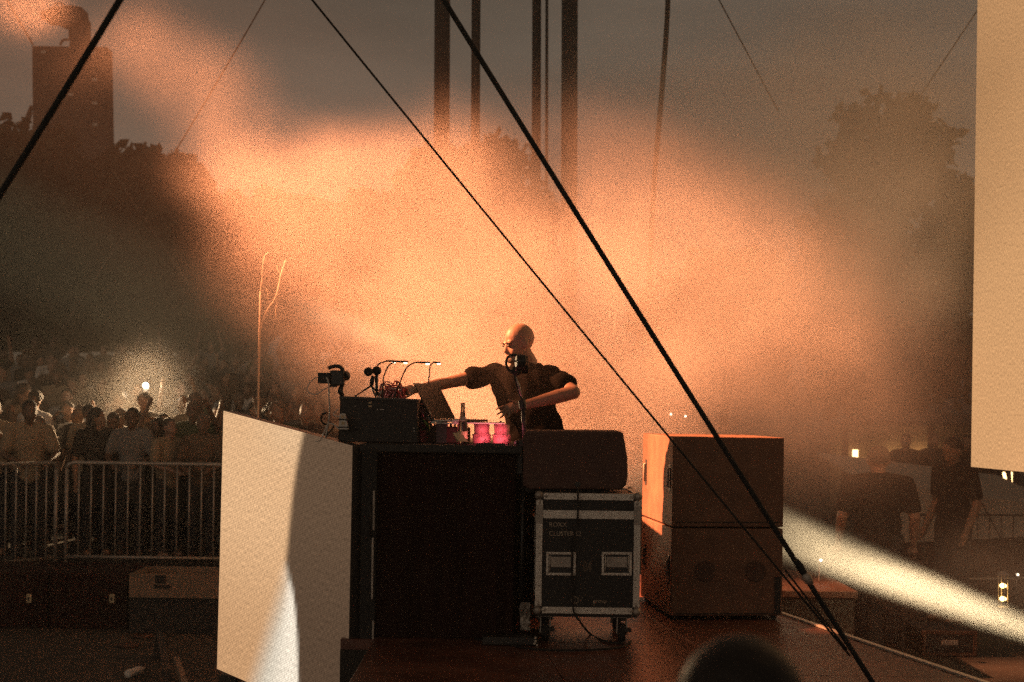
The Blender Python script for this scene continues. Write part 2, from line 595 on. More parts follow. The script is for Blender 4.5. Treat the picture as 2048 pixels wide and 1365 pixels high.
def build_led_front():
    t = thing("led_screen", "glowing tan and white LED panel on the front of the DJ booth", "screen", P(575, 1340, 8.5))
    TL, TR = P(447, 822, 9.25), P(705, 892, 7.86)
    BL, BR = P(434, 1338, 9.25), P(692, 1452, 7.86)
    BR.x, BR.y = TR.x - .008, TR.y
    n = (TR - TL).cross(BL - TL).normalized()
    if n.y > 0:
        n = -n
    back = -n * .07

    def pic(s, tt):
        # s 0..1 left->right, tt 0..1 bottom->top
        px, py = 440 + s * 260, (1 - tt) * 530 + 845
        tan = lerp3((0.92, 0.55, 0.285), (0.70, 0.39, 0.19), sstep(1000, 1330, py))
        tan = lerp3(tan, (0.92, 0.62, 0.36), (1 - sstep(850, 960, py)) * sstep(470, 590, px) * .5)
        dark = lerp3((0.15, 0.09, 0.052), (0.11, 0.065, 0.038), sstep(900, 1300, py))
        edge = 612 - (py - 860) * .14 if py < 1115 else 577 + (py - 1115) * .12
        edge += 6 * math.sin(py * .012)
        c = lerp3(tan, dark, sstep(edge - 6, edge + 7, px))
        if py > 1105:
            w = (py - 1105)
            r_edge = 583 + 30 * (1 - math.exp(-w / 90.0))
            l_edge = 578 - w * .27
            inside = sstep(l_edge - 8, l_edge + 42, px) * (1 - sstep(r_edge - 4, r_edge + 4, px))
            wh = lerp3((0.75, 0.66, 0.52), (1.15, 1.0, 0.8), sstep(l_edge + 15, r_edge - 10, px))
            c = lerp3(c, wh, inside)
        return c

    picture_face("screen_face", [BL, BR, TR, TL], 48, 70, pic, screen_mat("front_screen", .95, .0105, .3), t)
    off = -n * .003
    mb = MB().prism([BL + off, BR + off, TR + off, TL + off], back)
    part("cabinet", mb, M['blackpl'], t, bevel=.004)
    # rear frame with latches on the side seen next to the booth
    mb = MB()
    ax = (TR - TL); ax.z = 0; ax.normalize()
    for (a, b, z0, z1) in ((.0, .012, .0, 1.0), (.085, .1, .0, 1.0)):
        pass
    base = TR - n * .075 + V((.0, 0, 0))
    part("frame_post", MB().bb(base.x - .01, base.x + .075, base.y - .03, base.y + .05, .30, TR.z - .012), M['rubber'], t, bevel=.004)
    for (za, zb, dx) in ((1.62, 1.40, .055), (1.36, 1.02, .052), (1.02 - .12, .74, .06), (.62, .36, .045)):
        part("latch", MB().bb(base.x + dx, base.x + dx + .012, base.y - .04, base.y - .032, zb, za), M['steel'], t, bevel=.002)
    part("handle", MB().tube([(base.x + .045, base.y - .03, 1.55), (base.x + .045, base.y - .07, 1.54), (base.x + .045, base.y - .07, 1.38), (base.x + .045, base.y - .03, 1.37)], .006), M['blackpl'], t, smooth=True)
    for x in (BL, BR):
        part("foot", MB().bb(x.x + .01, x.x + .13, x.y + .0, x.y + .12, 0.0, .32), M['blackpl'], t, bevel=.005)
    return t


build_led_front()


def build_led_wall():
    BLc = P(1942, 934, 12.4)
    d = V((0.135, -1.0, 0)).normalized()
    L, H = 5.6, 8.2
    A, B = BLc + d * L, BLc                     # bottom edge: near (A), far (B)
    t = thing("led_wall", "tall glowing tan LED video wall at the right side of the stage", "screen", (A + B) / 2)
    nrm = V((-1, -0.135, 0)).normalized()

    def pic(s, tt):
        # s: 0 = far end, 1 = near end
        base = lerp3((0.95, 0.50, 0.215), (0.66, 0.345, 0.15), sstep(0.12, 0.75, tt))
        k = 1 + .10 * mnoise.noise(V((s * 5, tt * 6, 0)))
        return tuple(c * k for c in base)
    up = V((0.0, 0, H))
    picture_face("screen_face", [B, A, A + up, B + up], 6, 10, pic, screen_mat("wall_screen", .75, .0058, .2), t)
    # cabinets behind: one per module
    cols, rows = 6, 8
    proto = None
    for i in range(cols):
        for j in range(rows):
            p0 = B + d * (L * i / cols + .004) + V((0, 0, H * j / rows + .004)) - nrm * .004
            w, h = L / cols - .008, H / rows - .008
            part("cabinet", MB().prism([p0, p0 + d * w, p0 + d * w + V((0, 0, h)), p0 + V((0, 0, h))], -nrm * .09), M['blackpl'], t)
    for s in (.5, .96):
        p = B + d * L * s - nrm * .2
        part("upright", MB().bb(p.x - .04, p.x + .04, p.y - .04, p.y + .04, 0, BLc.z + H - .2), M['steel'], t)
    return t


build_led_wall()


# ================================================================== STAGE SPEAKERS AND FLIGHT CASE
def text_mesh(body, size, depth=.0008):
    cu = bpy.data.curves.new("txt", 'FONT')
    cu.body, cu.size, cu.extrude, cu.resolution_u = body, size, depth, 3
    tmp = bpy.data.objects.new("txt", cu)
    COL.objects.link(tmp)
    dg = bpy.context.evaluated_depsgraph_get()
    me = bpy.data.meshes.new_from_object(tmp.evaluated_get(dg))
    bpy.data.objects.remove(tmp)
    bpy.data.curves.remove(cu)
    return me


def lettering(name, body, size, at, m, parent, sx=1.0):
    me = text_mesh(body, size)
    mt = Matrix.Translation(at) @ Matrix.Rotation(math.pi / 2, 4, 'X') @ Matrix.Diagonal((sx, 1, 1, 1))
    me.transform(mt)
    return link(name, me, m, parent)


def build_flight_case():
    D = 7.80
    pl, pr = P(1073, 986, D), P(1282, 989, D)
    x0, x1, zt = pl.x, pr.x, pl.z
    zb = P(1075, 1227, D).z
    y0, y1 = D, D + .58
    cx = (x0 + x1) / 2
    t = thing("flight_case", "black flight case with aluminium edges and casters standing on the stage under the monitor", "case", (cx, D + .29, STZ))
    part("body", MB().bb(x0 + .008, x1 - .008, y0 + .008, y1 - .008, zb + .008, zt - .008), M['black'], t)
    w = .036
    th = .004

    def strip(a, b, c, d, e, f):
        part("edge_strip", MB().bb(a, b, c, d, e, f), M['alu'], t, bevel=.0015)
    # front frame
    strip(x0, x0 + w, y0, y0 + w, zb + .04, zt - .04)
    strip(x1 - w, x1, y0, y0 + w, zb + .04, zt - .04)
    strip(x0, x0 + w, y1 - w, y1, zb + .04, zt - .04)
    strip(x1 - w, x1, y1 - w, y1, zb + .04, zt - .04)
    for z in (zt - w, zb):
        strip(x0 + .04, x1 - .04, y0, y0 + w, z, z + w)
        strip(x0 + .04, x1 - .04, y1 - w, y1, z, z + w)
        strip(x0, x0 + w, y0 + .04, y1 - .04, z, z + w)
        strip(x1 - w, x1, y0 + .04, y1 - .04, z, z + w)
    zl = P(1075, 1037, D).z
    part("lid_strip", MB().bb(x0 + w + .001, x1 - w - .001, y0 + .001, y0 + .02, zl, zl + .046), M['alu'], t, bevel=.0015)
    for (xa, xb) in ((x0 - .001, x0 + .02), (x1 - .02, x1 + .001)):
        part("lid_strip", MB().bb(xa, xb, y0 + w + .001, y1 - w - .001, zl, zl + .046), M['alu'], t, bevel=.0015)
    # ball corners
    for x, sx in ((x0, 1), (x1, -1)):
        for y, sy in ((y0, 1), (y1, -1)):
            for z, sz in ((zt, -1), (zb, 1)):
                mb = MB().ell((x + sx * .014, y + sy * .014, z + sz * .014), .024, nu=12, nv=8)
                mb.ell((x + sx * .05, y + sy * .006, z + sz * .018), (.02, .008, .014), nu=8, nv=6)
                mb.ell((x + sx * .018, y + sy * .006, z + sz * .05), (.014, .008, .02), nu=8, nv=6)
                part("corner_cap", mb, M['steel'], t, smooth=True)
    # brace plates at the lid joint
    for x in (x0, x1 - w):
        part("hinge_plate", MB().bb(x - .001, x + w + .001, y0 - .002, y0 + .003, zl - .03, zl + .075), M['steel'], t, bevel=.001)
    # two recessed handle dishes
    for (pa, pb) in ((1092, 1152), (1203, 1264)):
        a, b = P(pa, 1151, D), P(pb, 1105, D)
        ha, hb, hz0, hz1 = a.x, b.x, a.z, b.z
        mb = MB()
        fw = .014
        mb.bb(ha, hb, y0 - .003, y0 + .007, hz1 - fw, hz1).bb(ha, hb, y0 - .003, y0 + .007, hz0, hz0 + fw)
        mb.bb(ha, ha + fw, y0 - .003, y0 + .007, hz0 + fw, hz1 - fw).bb(hb - fw, hb, y0 - .003, y0 + .007, hz0 + fw, hz1 - fw)
        h = part("handle_dish", mb, M['alu'], t, bevel=.002)
        part("recess", MB().bb(ha + fw, hb - fw, y0 + .0045, y0 + .0075, hz0 + fw, hz1 - fw), M['blackpl'], h)
        part("grip_plate", MB().bb(ha + fw + .012, hb - fw - .012, y0 - .001, y0 + .004, hz0 + fw + .03, hz1 - fw - .012), M['steel'], h, bevel=.002)
        part("spring_bar", MB().tube([(ha + fw + .006, y0 - .004, hz0 + fw + .01), (ha + fw + .006, y0 - .004, hz1 - fw - .006)], .003, 6), M['alu'], h, smooth=True)
        part("spring_bar", MB().tube([(hb - fw - .006, y0 - .004, hz0 + fw + .01), (hb - fw - .006, y0 - .004, hz1 - fw - .006)], .003, 6), M['alu'], h, smooth=True)
        mb = MB()
        for i in range(8):
            for z in (hz0 + fw / 2, hz1 - fw / 2):
                mb.ell((ha + .008 + (hb - ha - .016) * i / 7, y0 - .003, z), (.003, .002, .003), nu=6, nv=4)
        tag(part("rivets", mb, M['steel'], h, smooth=True), kind="stuff")
    mb = MB()
    for i in range(7):
        xx = x0 + .06 + (x1 - x0 - .12) * i / 6
        for z in (zt - w * .6, zb + w * .6):
            mb.ell((xx, y0 - .0005, z), (.004, .002, .004), nu=6, nv=4)
    for i in range(7):
        zz = zb + .06 + (zt - zb - .12) * i / 6
        for x in (x0 + w * .6, x1 - w * .6):
            mb.ell((x, y0 - .0005, zz), (.004, .002, .004), nu=6, nv=4)
    tag(part("rivets", mb, M['steel'], t, smooth=True), kind="stuff")
    # stencilled words
    fy = y0 + .0065

    def at(px, py):
        p = P(px, py, D)
        p.y = fy
        return p
    lettering("lettering", "ROXX", .036, at(1098, 1054), M['print'], t, .95)
    lettering("lettering", "CLUSTER S2", .036, at(1098, 1072), M['print'], t, .93)
    lettering("lettering", "04", .085, at(1166, 1144), M['wood'], t, .55)
    lettering("lettering", "group", .03, at(1186, 1206), M['print'], t, 1.1)
    c = at(1150, 1201)
    mb = MB()
    for r in (.021, .016):
        ring = [(c.x + r * math.cos(a), fy - .0005, c.z + r * math.sin(a)) for a in [2 * math.pi * i / 24 for i in range(25)]]
        mb.tube(ring, .0011, 4)
    mb.tube([(c.x + .03, fy - .0005, c.z - .012), (c.x + .042, fy - .0005, c.z + .02)], .0012, 4)
    mb.tube([(c.x - .006, fy - .0005, c.z + .008), (c.x + .006, fy - .0005, c.z + .006), (c.x - .004, fy - .0005, c.z - .01)], .0011, 4)
    part("emblem", mb, M['print'], t)
    # casters
    part("base_board", MB().bb(x0 + .01, x1 - .01, y0 + .01, y1 - .01, zb - .018, zb + .002), M['wood_dark'], t)
    for x in (x0 + .06, x1 - .09):
        for y in (y0 + .08, y1 - .08):
            ct = part("caster", MB().bb(x - .05, x + .05, y - .045, y + .045, zb - .026, zb - .0185)
                      .bb(x - .03, x - .022, y - .03, y + .035, zb - .11, zb - .0255).bb(x + .022, x + .03, y - .03, y + .035, zb - .11, zb - .0255),
                      M['steel'], t, bevel=.002)
            zc = STZ + .053
            part("wheel", MB().cone((x - .019, y, zc), (x + .019, y, zc), .052, n=20), M['rubber'], ct, smooth=False, bevel=.006)
            part("hub", MB().cone((x - .032, y, zc), (x + .032, y, zc), .012, n=10), M['steel'], ct)
            part("brake", MB().bb(x + .01, x + .05, y - .075, y - .02, zc + .012, zc + .03), M['blackpl'], ct, bevel=.004)
    return t


build_flight_case()


def build_wedge():
    D = 7.88
    t = thing("monitor_speaker", "dark stage monitor speaker lying on top of the flight case", "speaker", P(1150, 983, D + .25))
    out = [(1046, 872), (1052, 862), (1243, 863), (1247, 868), (1255, 915), (1256, 950), (1253, 970), (1243, 980), (1060, 979), (1046, 972)]
    poly = [P(x, y, D) for x, y in out]
    part("cabinet", MB().prism(poly, (0, .48, 0)), M['wedge'], t, bevel=.012, seg=3)
    a, b = P(1065, 874, D), P(1235, 968, D)
    for px in (1092, 1210):
        c = P(px, 925, D)
        pass
    # foot rails and rear socket
    part("foot_rail", MB().bb(P(1065, 0, D).x, P(1235, 0, D).x, D + .06, D + .1, P(0, 0, D).z * 0 + P(1150, 986, D).z, P(1150, 976, D).z), M['rubber'], t)
    part("foot_rail", MB().bb(P(1065, 0, D).x, P(1235, 0, D).x, D + .36, D + .4, P(1150, 986, D).z, P(1150, 976, D).z), M['rubber'], t)
    c = P(1155, 969, D)
    part("socket", MB().cone((c.x, D - .006, c.z), (c.x, D + .01, c.z), .016, n=12), M['blackpl'], t)
    return t


build_wedge()


def build_subs():
    yaw = math.radians(6.2)
    A = P(1341, 1240, 8.7)
    w, dep, h = .70, .92, .558
    R = Matrix.Rotation(yaw, 4, 'Z')
    for k, (nm, lab) in enumerate((("lower", "brown subwoofer at the bottom of the stack with two round dark wheel cups"),
                                   ("upper", "brown subwoofer on top of the stack beside the flight case"))):
        z0 = STZ + .008 + k * (h + .004)
        t = thing("subwoofer", lab, "speaker", (A.x, A.y, z0), "subwoofers stacked on the stage", yaw)
        part("cabinet", MB().bb(0, w, 0, dep, .004 if k else .02, h - .002), M['subpaint'], t, bevel=.006, world=False, seg=3)
        hz = .30
        # recessed bar handles on the side walls
        for sx, xx in ((-1, 0.0), (1, w)):
            for yy in (.07, dep - .12):
                hd = part("handle", MB().bb(xx - .004, xx + .004, yy - .03, yy + .03, hz - .085, hz + .085), M['blackpl'], t, bevel=.01, world=False)
                bx = xx + sx * .012
                part("grip", MB().tube([(xx, yy, hz - .06), (bx, yy, hz - .055), (bx, yy, hz + .055), (xx, yy, hz + .06)], .007, 6), M['steel'], hd, smooth=True, world=False)
        for x in (.04, w - .04):
            for y in (.05, dep - .05):
                part("foot", MB().cone((x, y, -.004), (x, y, .03), .022, n=12), M['rubber'], t, world=False)
        part("front_lip", MB().bb(.03, w - .03, -.004, .004, .03, .036), M['rubber'], t, world=False)
        if k == 0:
            for x in (.215, .53):
                cup = part("wheel_cup", MB().lathe((x, -.004, .295), [(.066, 0), (.062, .003), (.05, .002), (.0, .0015)], 24, Matrix.Rotation(math.pi / 2, 3, 'X')), M['cup'], t, smooth=False, world=False)
                part("hub", MB().cone((x, -.012, .295), (x, -.004, .295), .008, n=10), M['cup'], cup, world=False)
            part("dark_edge_strip", MB().bb(w - .05, w - .012, -.0035, .002, .03, .26), M['blackpl'], t, world=False)  # dark strip along the lower right front edge


build_subs()


# ================================================================== GEAR ON THE BOOTH
def arc_path(pts, n=8):
    """Catmull-Rom through points"""
    pts = [V(p) for p in pts]
    q = [pts[0] * 2 - pts[1]] + pts + [pts[-1] * 2 - pts[-2]]
    out = []
    for i in range(1, len(q) - 2):
        for k in range(n):
            t = k / n
            a, b, c, d = q[i - 1], q[i], q[i + 1], q[i + 2]
            out.append(.5 * ((2 * b) + (c - a) * t + (2 * a - 5 * b + 4 * c - d) * t * t + (3 * b - a - 3 * c + d) * t ** 3))
    out.append(pts[-1])
    return out


def drop(p, z=None):
    p = V(p)
    p.z = DESKZ + .004 if z is None else z
    return p


def build_gear():
    D = 8.08
    # --- black equipment case, its back towards us
    t = thing("equipment_case", "black box-shaped synthesizer case on the booth under the twin microphones", "case", drop(P(757, 880, D + .13)))
    TLc, TRc = P(680, 794, D), P(835, 800, D)
    poly = [drop(P(678, 880, D)), drop(P(836, 880, D)), TRc, TLc]
    part("shell", MB().prism(poly, (0, .26, 0)), M['black'], t, bevel=.006)
    part("lid_rim", MB().prism([TLc + V((-.004, -.004, -.012)), TRc + V((.004, -.004, -.012)), TRc + V((.004, -.004, .004)), TLc + V((-.004, -.004, .004))], (0, .268, 0)), M['blackpl'], t, bevel=.003)
    y = D - .003
    for (px, py, w, h, m) in ((740, 806, .016, .010, 'paper'), (740, 813, .018, .010, 'paper'), (764, 819.5, .024, .004, 'white'), (755, 819.5, .005, .006, 'white'), (711, 813, .008, .004, 'white'), (828, 857, .006, .004, 'white'), (828, 862, .006, .004, 'white')):  # cream pair: latches, the orange light on them put into their colour
        c = P(px, py, D)
        part("case_mark", MB().bb(c.x - w / 2, c.x + w / 2, y - .001, y + .002, c.z - h / 2, c.z + h / 2), M[m], t)
    # --- camcorder on a short arm
    D2 = 8.16
    t = thing("camera", "small black video camera with a cable on a bracket at the booth corner", "camera", drop(P(684, 868, D2)))
    mb = MB()
    a, b = P(661, 741, D2), P(689, 772, D2)
    mb.bb(a.x, b.x, D2 - .03, D2 + .05, b.z, a.z)
    part("body", mb, M['blackpl'], t, bevel=.008)
    a, b = P(638, 746, D2), P(662, 768, D2)
    part("monitor", MB().bb(a.x, b.x, D2 - .05, D2 - .035, b.z, a.z), M['black'], t, bevel=.003)
    a, b = P(660, 770, D2), P(674, 775, D2)
    part("plate", MB().bb(a.x, b.x, D2 - .02, D2 + .03, b.z, a.z), M['blackpl'], t, bevel=.002)
    part("handle", MB().tube(arc_path([P(656, 737, D2), P(664, 734, D2), P(676, 733, D2), P(684, 738, D2), P(688, 748, D2)]), [.006] + [.011] * 30 + [.012] * 3, 8), M['blackpl'], t, smooth=True) if False else \
        part("handle", MB().tube(arc_path([P(656, 737, D2), P(664, 734, D2), P(676, 733, D2), P(684, 738, D2), P(688, 748, D2)]), .011, 8), M['blackpl'], t, smooth=True)
    part("lens", MB().cone(P(686, 752, D2 + .01), P(692, 752, D2 + .04), .028, .03, 16), M['blackpl'], t, bevel=.003)
    part("arm", MB().tube([P(684, 770, D2), P(680, 784, D2), P(686, 793, D2)], [.013, .016, .012], 8), M['blackpl'], t, smooth=True)
    part("post", MB().tube([P(684, 778, D2), drop(P(679, 868, D2))], .007, 8), M['blackpl'], t, smooth=True)
    part("base", MB().cone(drop(P(679, 868, D2)) + V((0, 0, -.003)), drop(P(679, 868, D2)) + V((0, 0, .012)), .05, .04, 16), M['blackpl'], t)
    part("cable", MB().tube(arc_path([P(653, 755, D2 - .05), P(657, 766, D2 - .05), P(658, 790, D2 - .04), P(659, 830, D2 - .02), drop(P(650, 872, D2))]), .0045, 6), M['white'], t, smooth=True)
    cb = part("cable_loop", MB().tube(arc_path([P(645, 755, D2), P(628, 758, D2), P(616, 772, D2), P(617, 785, D2), P(632, 789, D2), P(650, 778, D2), P(660, 774, D2)]), .0028, 6), M['white'], t, smooth=True)
    # --- twin microphones on a desk tripod
    D3 = 8.18
    zt = TLc.z + .004
    t = thing("microphone_tripod", "mini tripod with two round foam microphones on top of the equipment case", "microphone", P(741, 795, D3))
    for (px, py, dd) in ((737, 744, 0), (753.5, 742, .03)):
        part("windscreen", MB().ell(P(px, py, D3 + dd), .0265), M['rubber'], t, smooth=True)
    part("head", MB().tube([P(747, 752, D3), P(744, 762, D3), P(743, 772, D3)], [.011, .013, .012], 8), M['blackpl'], t, smooth=True)
    part("body", MB().tube([P(753, 748, D3 + .03), P(753, 774, D3 + .02), P(755, 792, D3 + .02)], [.011, .01, .007], 8), M['blackpl'], t, smooth=True)
    for (px, dd) in ((710, -.06), (751, -.08), (763, .06)):
        e = P(px, 794, D3 + dd)
        e.z = zt
        part("leg", MB().tube([P(742, 772, D3), e], [.006, .004], 6), M['blackpl'], t, smooth=True)
    # --- four gooseneck lamps
    spots = [([(752, 760), (752, 742), (757, 729), (772, 723)], (792, 722.5), 8.32, "faint thin gooseneck lamp at the left of the four"),
             ([(766, 772), (769, 750), (778, 731), (790, 724)], (817, 723.5), 8.30, "second gooseneck lamp from the left, behind the twin microphones"),
             ([(790, 795), (799, 768), (812, 738), (826, 727), (838, 725)], (860, 726), 8.2, "long curved gooseneck lamp in the middle over the equipment case"),
             ([(857, 775), (859, 745), (861, 731), (866, 726)], (881, 725), 8.5, "short upright gooseneck lamp behind the laptop")]
    for (pts, tip, dd, lab) in spots:
        b0 = P(*pts[0], dd)
        low = V((b0.x, b0.y, DESKZ + .003))
        t = thing("gooseneck_lamp", lab, "lamp", low, "small lit gooseneck lamps on the booth")
        path = arc_path([low] + [P(*p, dd) for p in pts])
        part("neck", MB().tube(path, .0042, 6), M['blackpl'], t, smooth=True)
        a, b = P(*pts[-1], dd), P(*tip, dd)
        part("head", MB().box((a + b) / 2, ((b - a).length, .018, .011), Matrix.Rotation(0.02, 3, 'Y')), M['blackpl'], t, bevel=.003)
        c = b - (b - a) * .22 - V((0, 0, .0075))
        part("bulb", MB().ell(c, (.011, .008, .005), nu=8, nv=6), M['lamp_on'], t)
        part("base", MB().cone(low + V((0, 0, -.003)), low + V((0, 0, .03)), .02, .014, 12), M['blackpl'], t)
    # --- rack of patch leads (modular synthesizer)
    D4 = 8.42
    t = thing("modular_synthesizer", "synthesizer rack with a tangle of pink and red patch cables beside the laptop", "synthesizer", drop(P(800, 880, D4)))
    a, b = P(752, 800, D4), P(858, 800, D4)
    part("rack", MB().bb(a.x, b.x, D4 - .02, D4 + .3, DESKZ + .002, P(800, 798, D4).z), M['blackpl'], t, bevel=.006)
    rnd = random.Random(3)
    mb_a, cols = [], [M['pink'], M['white'], mat("red_cable", (.5, .05, .05), .5), mat("yellow_cable", (.5, .38, .06), .5), mat("green_cable", (.12, .3, .05), .5)]
    ztop = P(800, 798, D4).z
    for k in range(34):
        x0_, x1_ = rnd.uniform(756, 812), rnd.uniform(756, 815)
        top = rnd.uniform(762, 792)
        p0, p1 = P(x0_, 798, D4 + rnd.uniform(0, .2)), P(x1_, 798, D4 + rnd.uniform(0, .2))
        p0.z = p1.z = ztop - .002
        mid = P((x0_ + x1_) / 2 + rnd.uniform(-8, 8), top, D4 + rnd.uniform(0, .2))
        part("patch_cable", MB().tube(arc_path([p0, (p0 + mid) / 2 + V((rnd.uniform(-.02, .02), 0, .03)), mid, (p1 + mid) / 2 + V((rnd.uniform(-.02, .02), 0, .03)), p1], 5), .0045, 5), cols[rnd.choice((0, 0, 0, 1, 2, 2))], t, smooth=True)
    for k in range(16):
        xx = rnd.uniform(837, 856)
        y0_ = rnd.uniform(806, 850)
        dd = 8.2 + rnd.uniform(0, .15)
        c = cols[4] if (y0_ > 840) else cols[rnd.choice((0, 0, 2, 1))]
        part("patch_cable", MB().tube(arc_path([P(xx - 8, y0_ - 4, dd + .1), P(xx, y0_ - 2, dd), P(xx + 6, y0_ + 10, dd), P(xx - 4, y0_ + 18, dd + .1)], 5), .005, 5), c, t, smooth=True)
    # --- laptop
    t = thing("laptop", "open laptop seen from behind its tilted brown lid", "laptop", drop(P(890, 850, 8.4)))
    A, B = P(862, 839, 8.22), P(909, 838, 8.52)
    C, Dp = P(826, 767, 8.18), P(875, 769, 8.48)
    n = (B - A).cross(C - A).normalized()
    part("lid", MB().prism([A, B, Dp, C], n * .007), M['lid'], t, bevel=.002)
    hv = (B - A)
    out = V((hv.y, -hv.x, 0)).normalized() * .22
    part("base", MB().prism([A, B, B + out, A + out], (0, 0, -.014)), M['blackpl'], t, bevel=.003)
    zt_l = A.z - .015
    part("stand_leg", MB().bb(A.x + .03, A.x + .09, A.y + .02, A.y + .08, DESKZ + .002, zt_l), M['blackpl'], t)
    part("stand_leg", MB().bb(B.x + .02, B.x + .08, B.y - .06, B.y, DESKZ + .002, B.z - .015), M['blackpl'], t)
    # --- flat mixer filling the desk behind the bottle
    t = thing("mixer", "low dark mixer with knobs on the booth behind the bottle", "mixer", drop(P(890, 880, 8.4)))
    a, b = P(838, 0, 8.3), P(950, 0, 8.3)
    zm = P(890, 852, 8.3).z
    part("body", MB().prism([(a.x, 8.3, DESKZ + .001), (b.x, 8.3, DESKZ + .001), (b.x, 8.3, zm - .012), (a.x, 8.3, zm)], (0, .3, 0)), M['wedge'], t, bevel=.005)
    for k in range(9):
        c = P(846 + k * 8, 851, 8.32)
        part("knob", MB().cone((c.x, 8.33, zm - .012), (c.x, 8.33, zm + .009), .007, n=8), M['pink'] if k % 3 == 0 else M['blackpl'], t)
    # --- thin tray on two pink pots
    D5 = 8.12
    t = thing("controller_tray", "thin pale controller board resting on two pink pots", "controller", P(945, 848, D5))
    za = P(960, 846, D5).z
    a, b = P(864, 0, D5).x, P(1021, 0, D5).x
    part("board", MB().bb(P(930, 0, D5).x, b, D5 - .02, D5 + .22, za - .006, za + .002), M['alu'], t, bevel=.002)
    part("rear_leg", MB().bb(P(934, 0, D5).x, P(943, 0, D5).x, D5 + .15, D5 + .19, DESKZ + .001, za - .006), M['blackpl'], t)
    part("rear_leg", MB().bb(P(983, 0, D5).x, P(987, 0, D5).x, D5 + .05, D5 + .09, DESKZ + .001, za - .006), M['blackpl'], t)
    for px in (937, 946, 1001):
        c = P(px, 843, D5)
        part("knob", MB().cone((c.x, D5 + .05, za + .001), (c.x, D5 + .05, za + .012), .006, n=8), M['blackpl'], t)
    part("lead", MB().tube(arc_path([P(918, 846, D5), P(895, 842, D5), P(872, 843, D5), P(863, 846, D5), P(885, 847, D5), P(918, 847.5, D5)], 6), .0045, 6), M['white'], t, smooth=True)
    part("plug", MB().tube([P(905, 843, D5), P(928, 843, D5)], .011, 10), M['white'], t, smooth=False)
    rnd = random.Random(11)
    for i, (px, lab) in enumerate(((963, "pink fluted pot under the tray, next to the glass bottle"), (1003, "pink fluted pot under the tray, nearer the microphone stand"))):
        c = P(px, 884, D5 + .04)
        c.z = DESKZ + .001
        h = za - .006 - DESKZ
        t = thing("pot", lab, "pot", c, "pink pots holding up the tray")
        mb = MB()
        n = 28
        prof = [(.0, 0), (.040, .0), (.050, .006), (.0525, .03), (.051, .05), (.044, .055), (.043, h * .7), (.046, h - .002), (.042, h - .002), (.0, h - .002)]
        pts, fs = [], []
        for (r, z) in prof:
            for k in range(n):
                al = 2 * math.pi * k / n
                rr = r * (1 + .025 * math.cos(7 * al))
                pts.append(c + V((rr * math.cos(al), rr * math.sin(al), z)))
        for ii in range(len(prof) - 1):
            for k in range(n):
                fs.append((ii * n + k, ii * n + (k + 1) % n, (ii + 1) * n + (k + 1) % n, (ii + 1) * n + k))
        part("wall", MB().add(pts, fs), M['pink'], t, smooth=True)
        part("rim", MB().lathe(c, [(.0535, .048), (.0545, .052), (.0535, .056)], 24), M['pink'], t, smooth=True)
    # --- bottle
    gl = bpy.data.materials.new("bottle_glass")
    gl.use_nodes = True
    b_ = gl.node_tree.nodes["Principled BSDF"]
    b_.inputs["Base Color"].default_value = (.85, .8, .7, 1)
    b_.inputs["Transmission Weight"].default_value = 1.0
    b_.inputs["Roughness"].default_value = .05
    b_.inputs["IOR"].default_value = 1.45
    D6 = 8.02
    c = P(925, 866, D6)
    c.z = DESKZ + .002
    s = 1.0
    t = thing("bottle", "clear glass bottle standing on the booth in front of the tray", "bottle", c)
    H = P(925, 806, D6).z - c.z
    prof = [(.0, .001), (.026, .0), (.0285, .006), (.0285, H * .33), (.026, H * .48), (.018, H * .62), (.0125, H * .78), (.0115, H * .94), (.0128, H * .95), (.0128, H)]
    part("glass", MB().lathe(c, prof, 24), gl, t, smooth=True)
    part("label_band", MB().lathe(c, [(.0292, H * .12), (.0295, H * .13), (.0295, H * .30), (.0292, H * .31)], 24), M['paper'], t, smooth=True)
    # --- cream folded card
    t = thing("paper_card", "cream folded card lying on the booth in front of the bottle", "paper", drop(P(920, 884, 7.95)))
    A_ = [P(905, 866, 8.0), P(923, 866, 8.0), P(937, 884, 7.95), P(917, 883, 7.95)]
    part("sheet", MB().prism(A_, (0, .004, -.001)), M['paper'], t)
    part("fold", MB().prism([P(905, 866, 8.003), P(917, 883, 7.954), P(914, 885, 8.02)], (.002, .004, 0)), M['paper'], t)
    # --- power strip
    D7 = 7.98
    t = thing("power_strip", "white socket block with taped plugs hanging at the left of the equipment case", "socket", drop(P(684, 862, D7)))
    a, b = P(679, 827, D7), P(693, 861, D7)
    part("block", MB().prism([P(679, 828, D7), P(690, 827, D7), P(697, 860, D7), P(677, 860, D7)], (0, .03, 0)), M['white'], t, bevel=.004)
    for py in (839.5, 855):
        c0, c1 = P(676, py - 1.5, D7), P(696, py + 1.5, D7)
        part("tape", MB().bb(c0.x, c1.x, D7 - .002, D7 + .032, c1.z, c0.z), M['rubber'], t)
    for (px, py) in ((685, 834), (686, 847)):
        c0 = P(px, py, D7)
        part("socket_hole", MB().cone((c0.x, D7 - .002, c0.z), (c0.x, D7 + .004, c0.z), .010, n=12), M['paper'], t)
    part("lead", MB().tube(arc_path([P(680, 834, D7), P(668, 831, D7), P(670, 824, D7), P(677, 818, D7)]), .003, 6), M['white'], t, smooth=True)
    lo = drop(P(672, 868, D7 + .1))
    part("lead", MB().tube(arc_path([P(677, 858, D7), P(668, 850, D7 + .04), P(655, 850, D7 + .1), drop(P(640, 870, 8.1)) + V((0, 0, .004)), drop(P(620, 872, 8.4)) + V((0, 0, .004))]), .004, 6), M['white'], t, smooth=True)
    t = thing("cable_coil", "dark cable looping beside the white socket block", "cable", drop(P(650, 860, 8.2)))
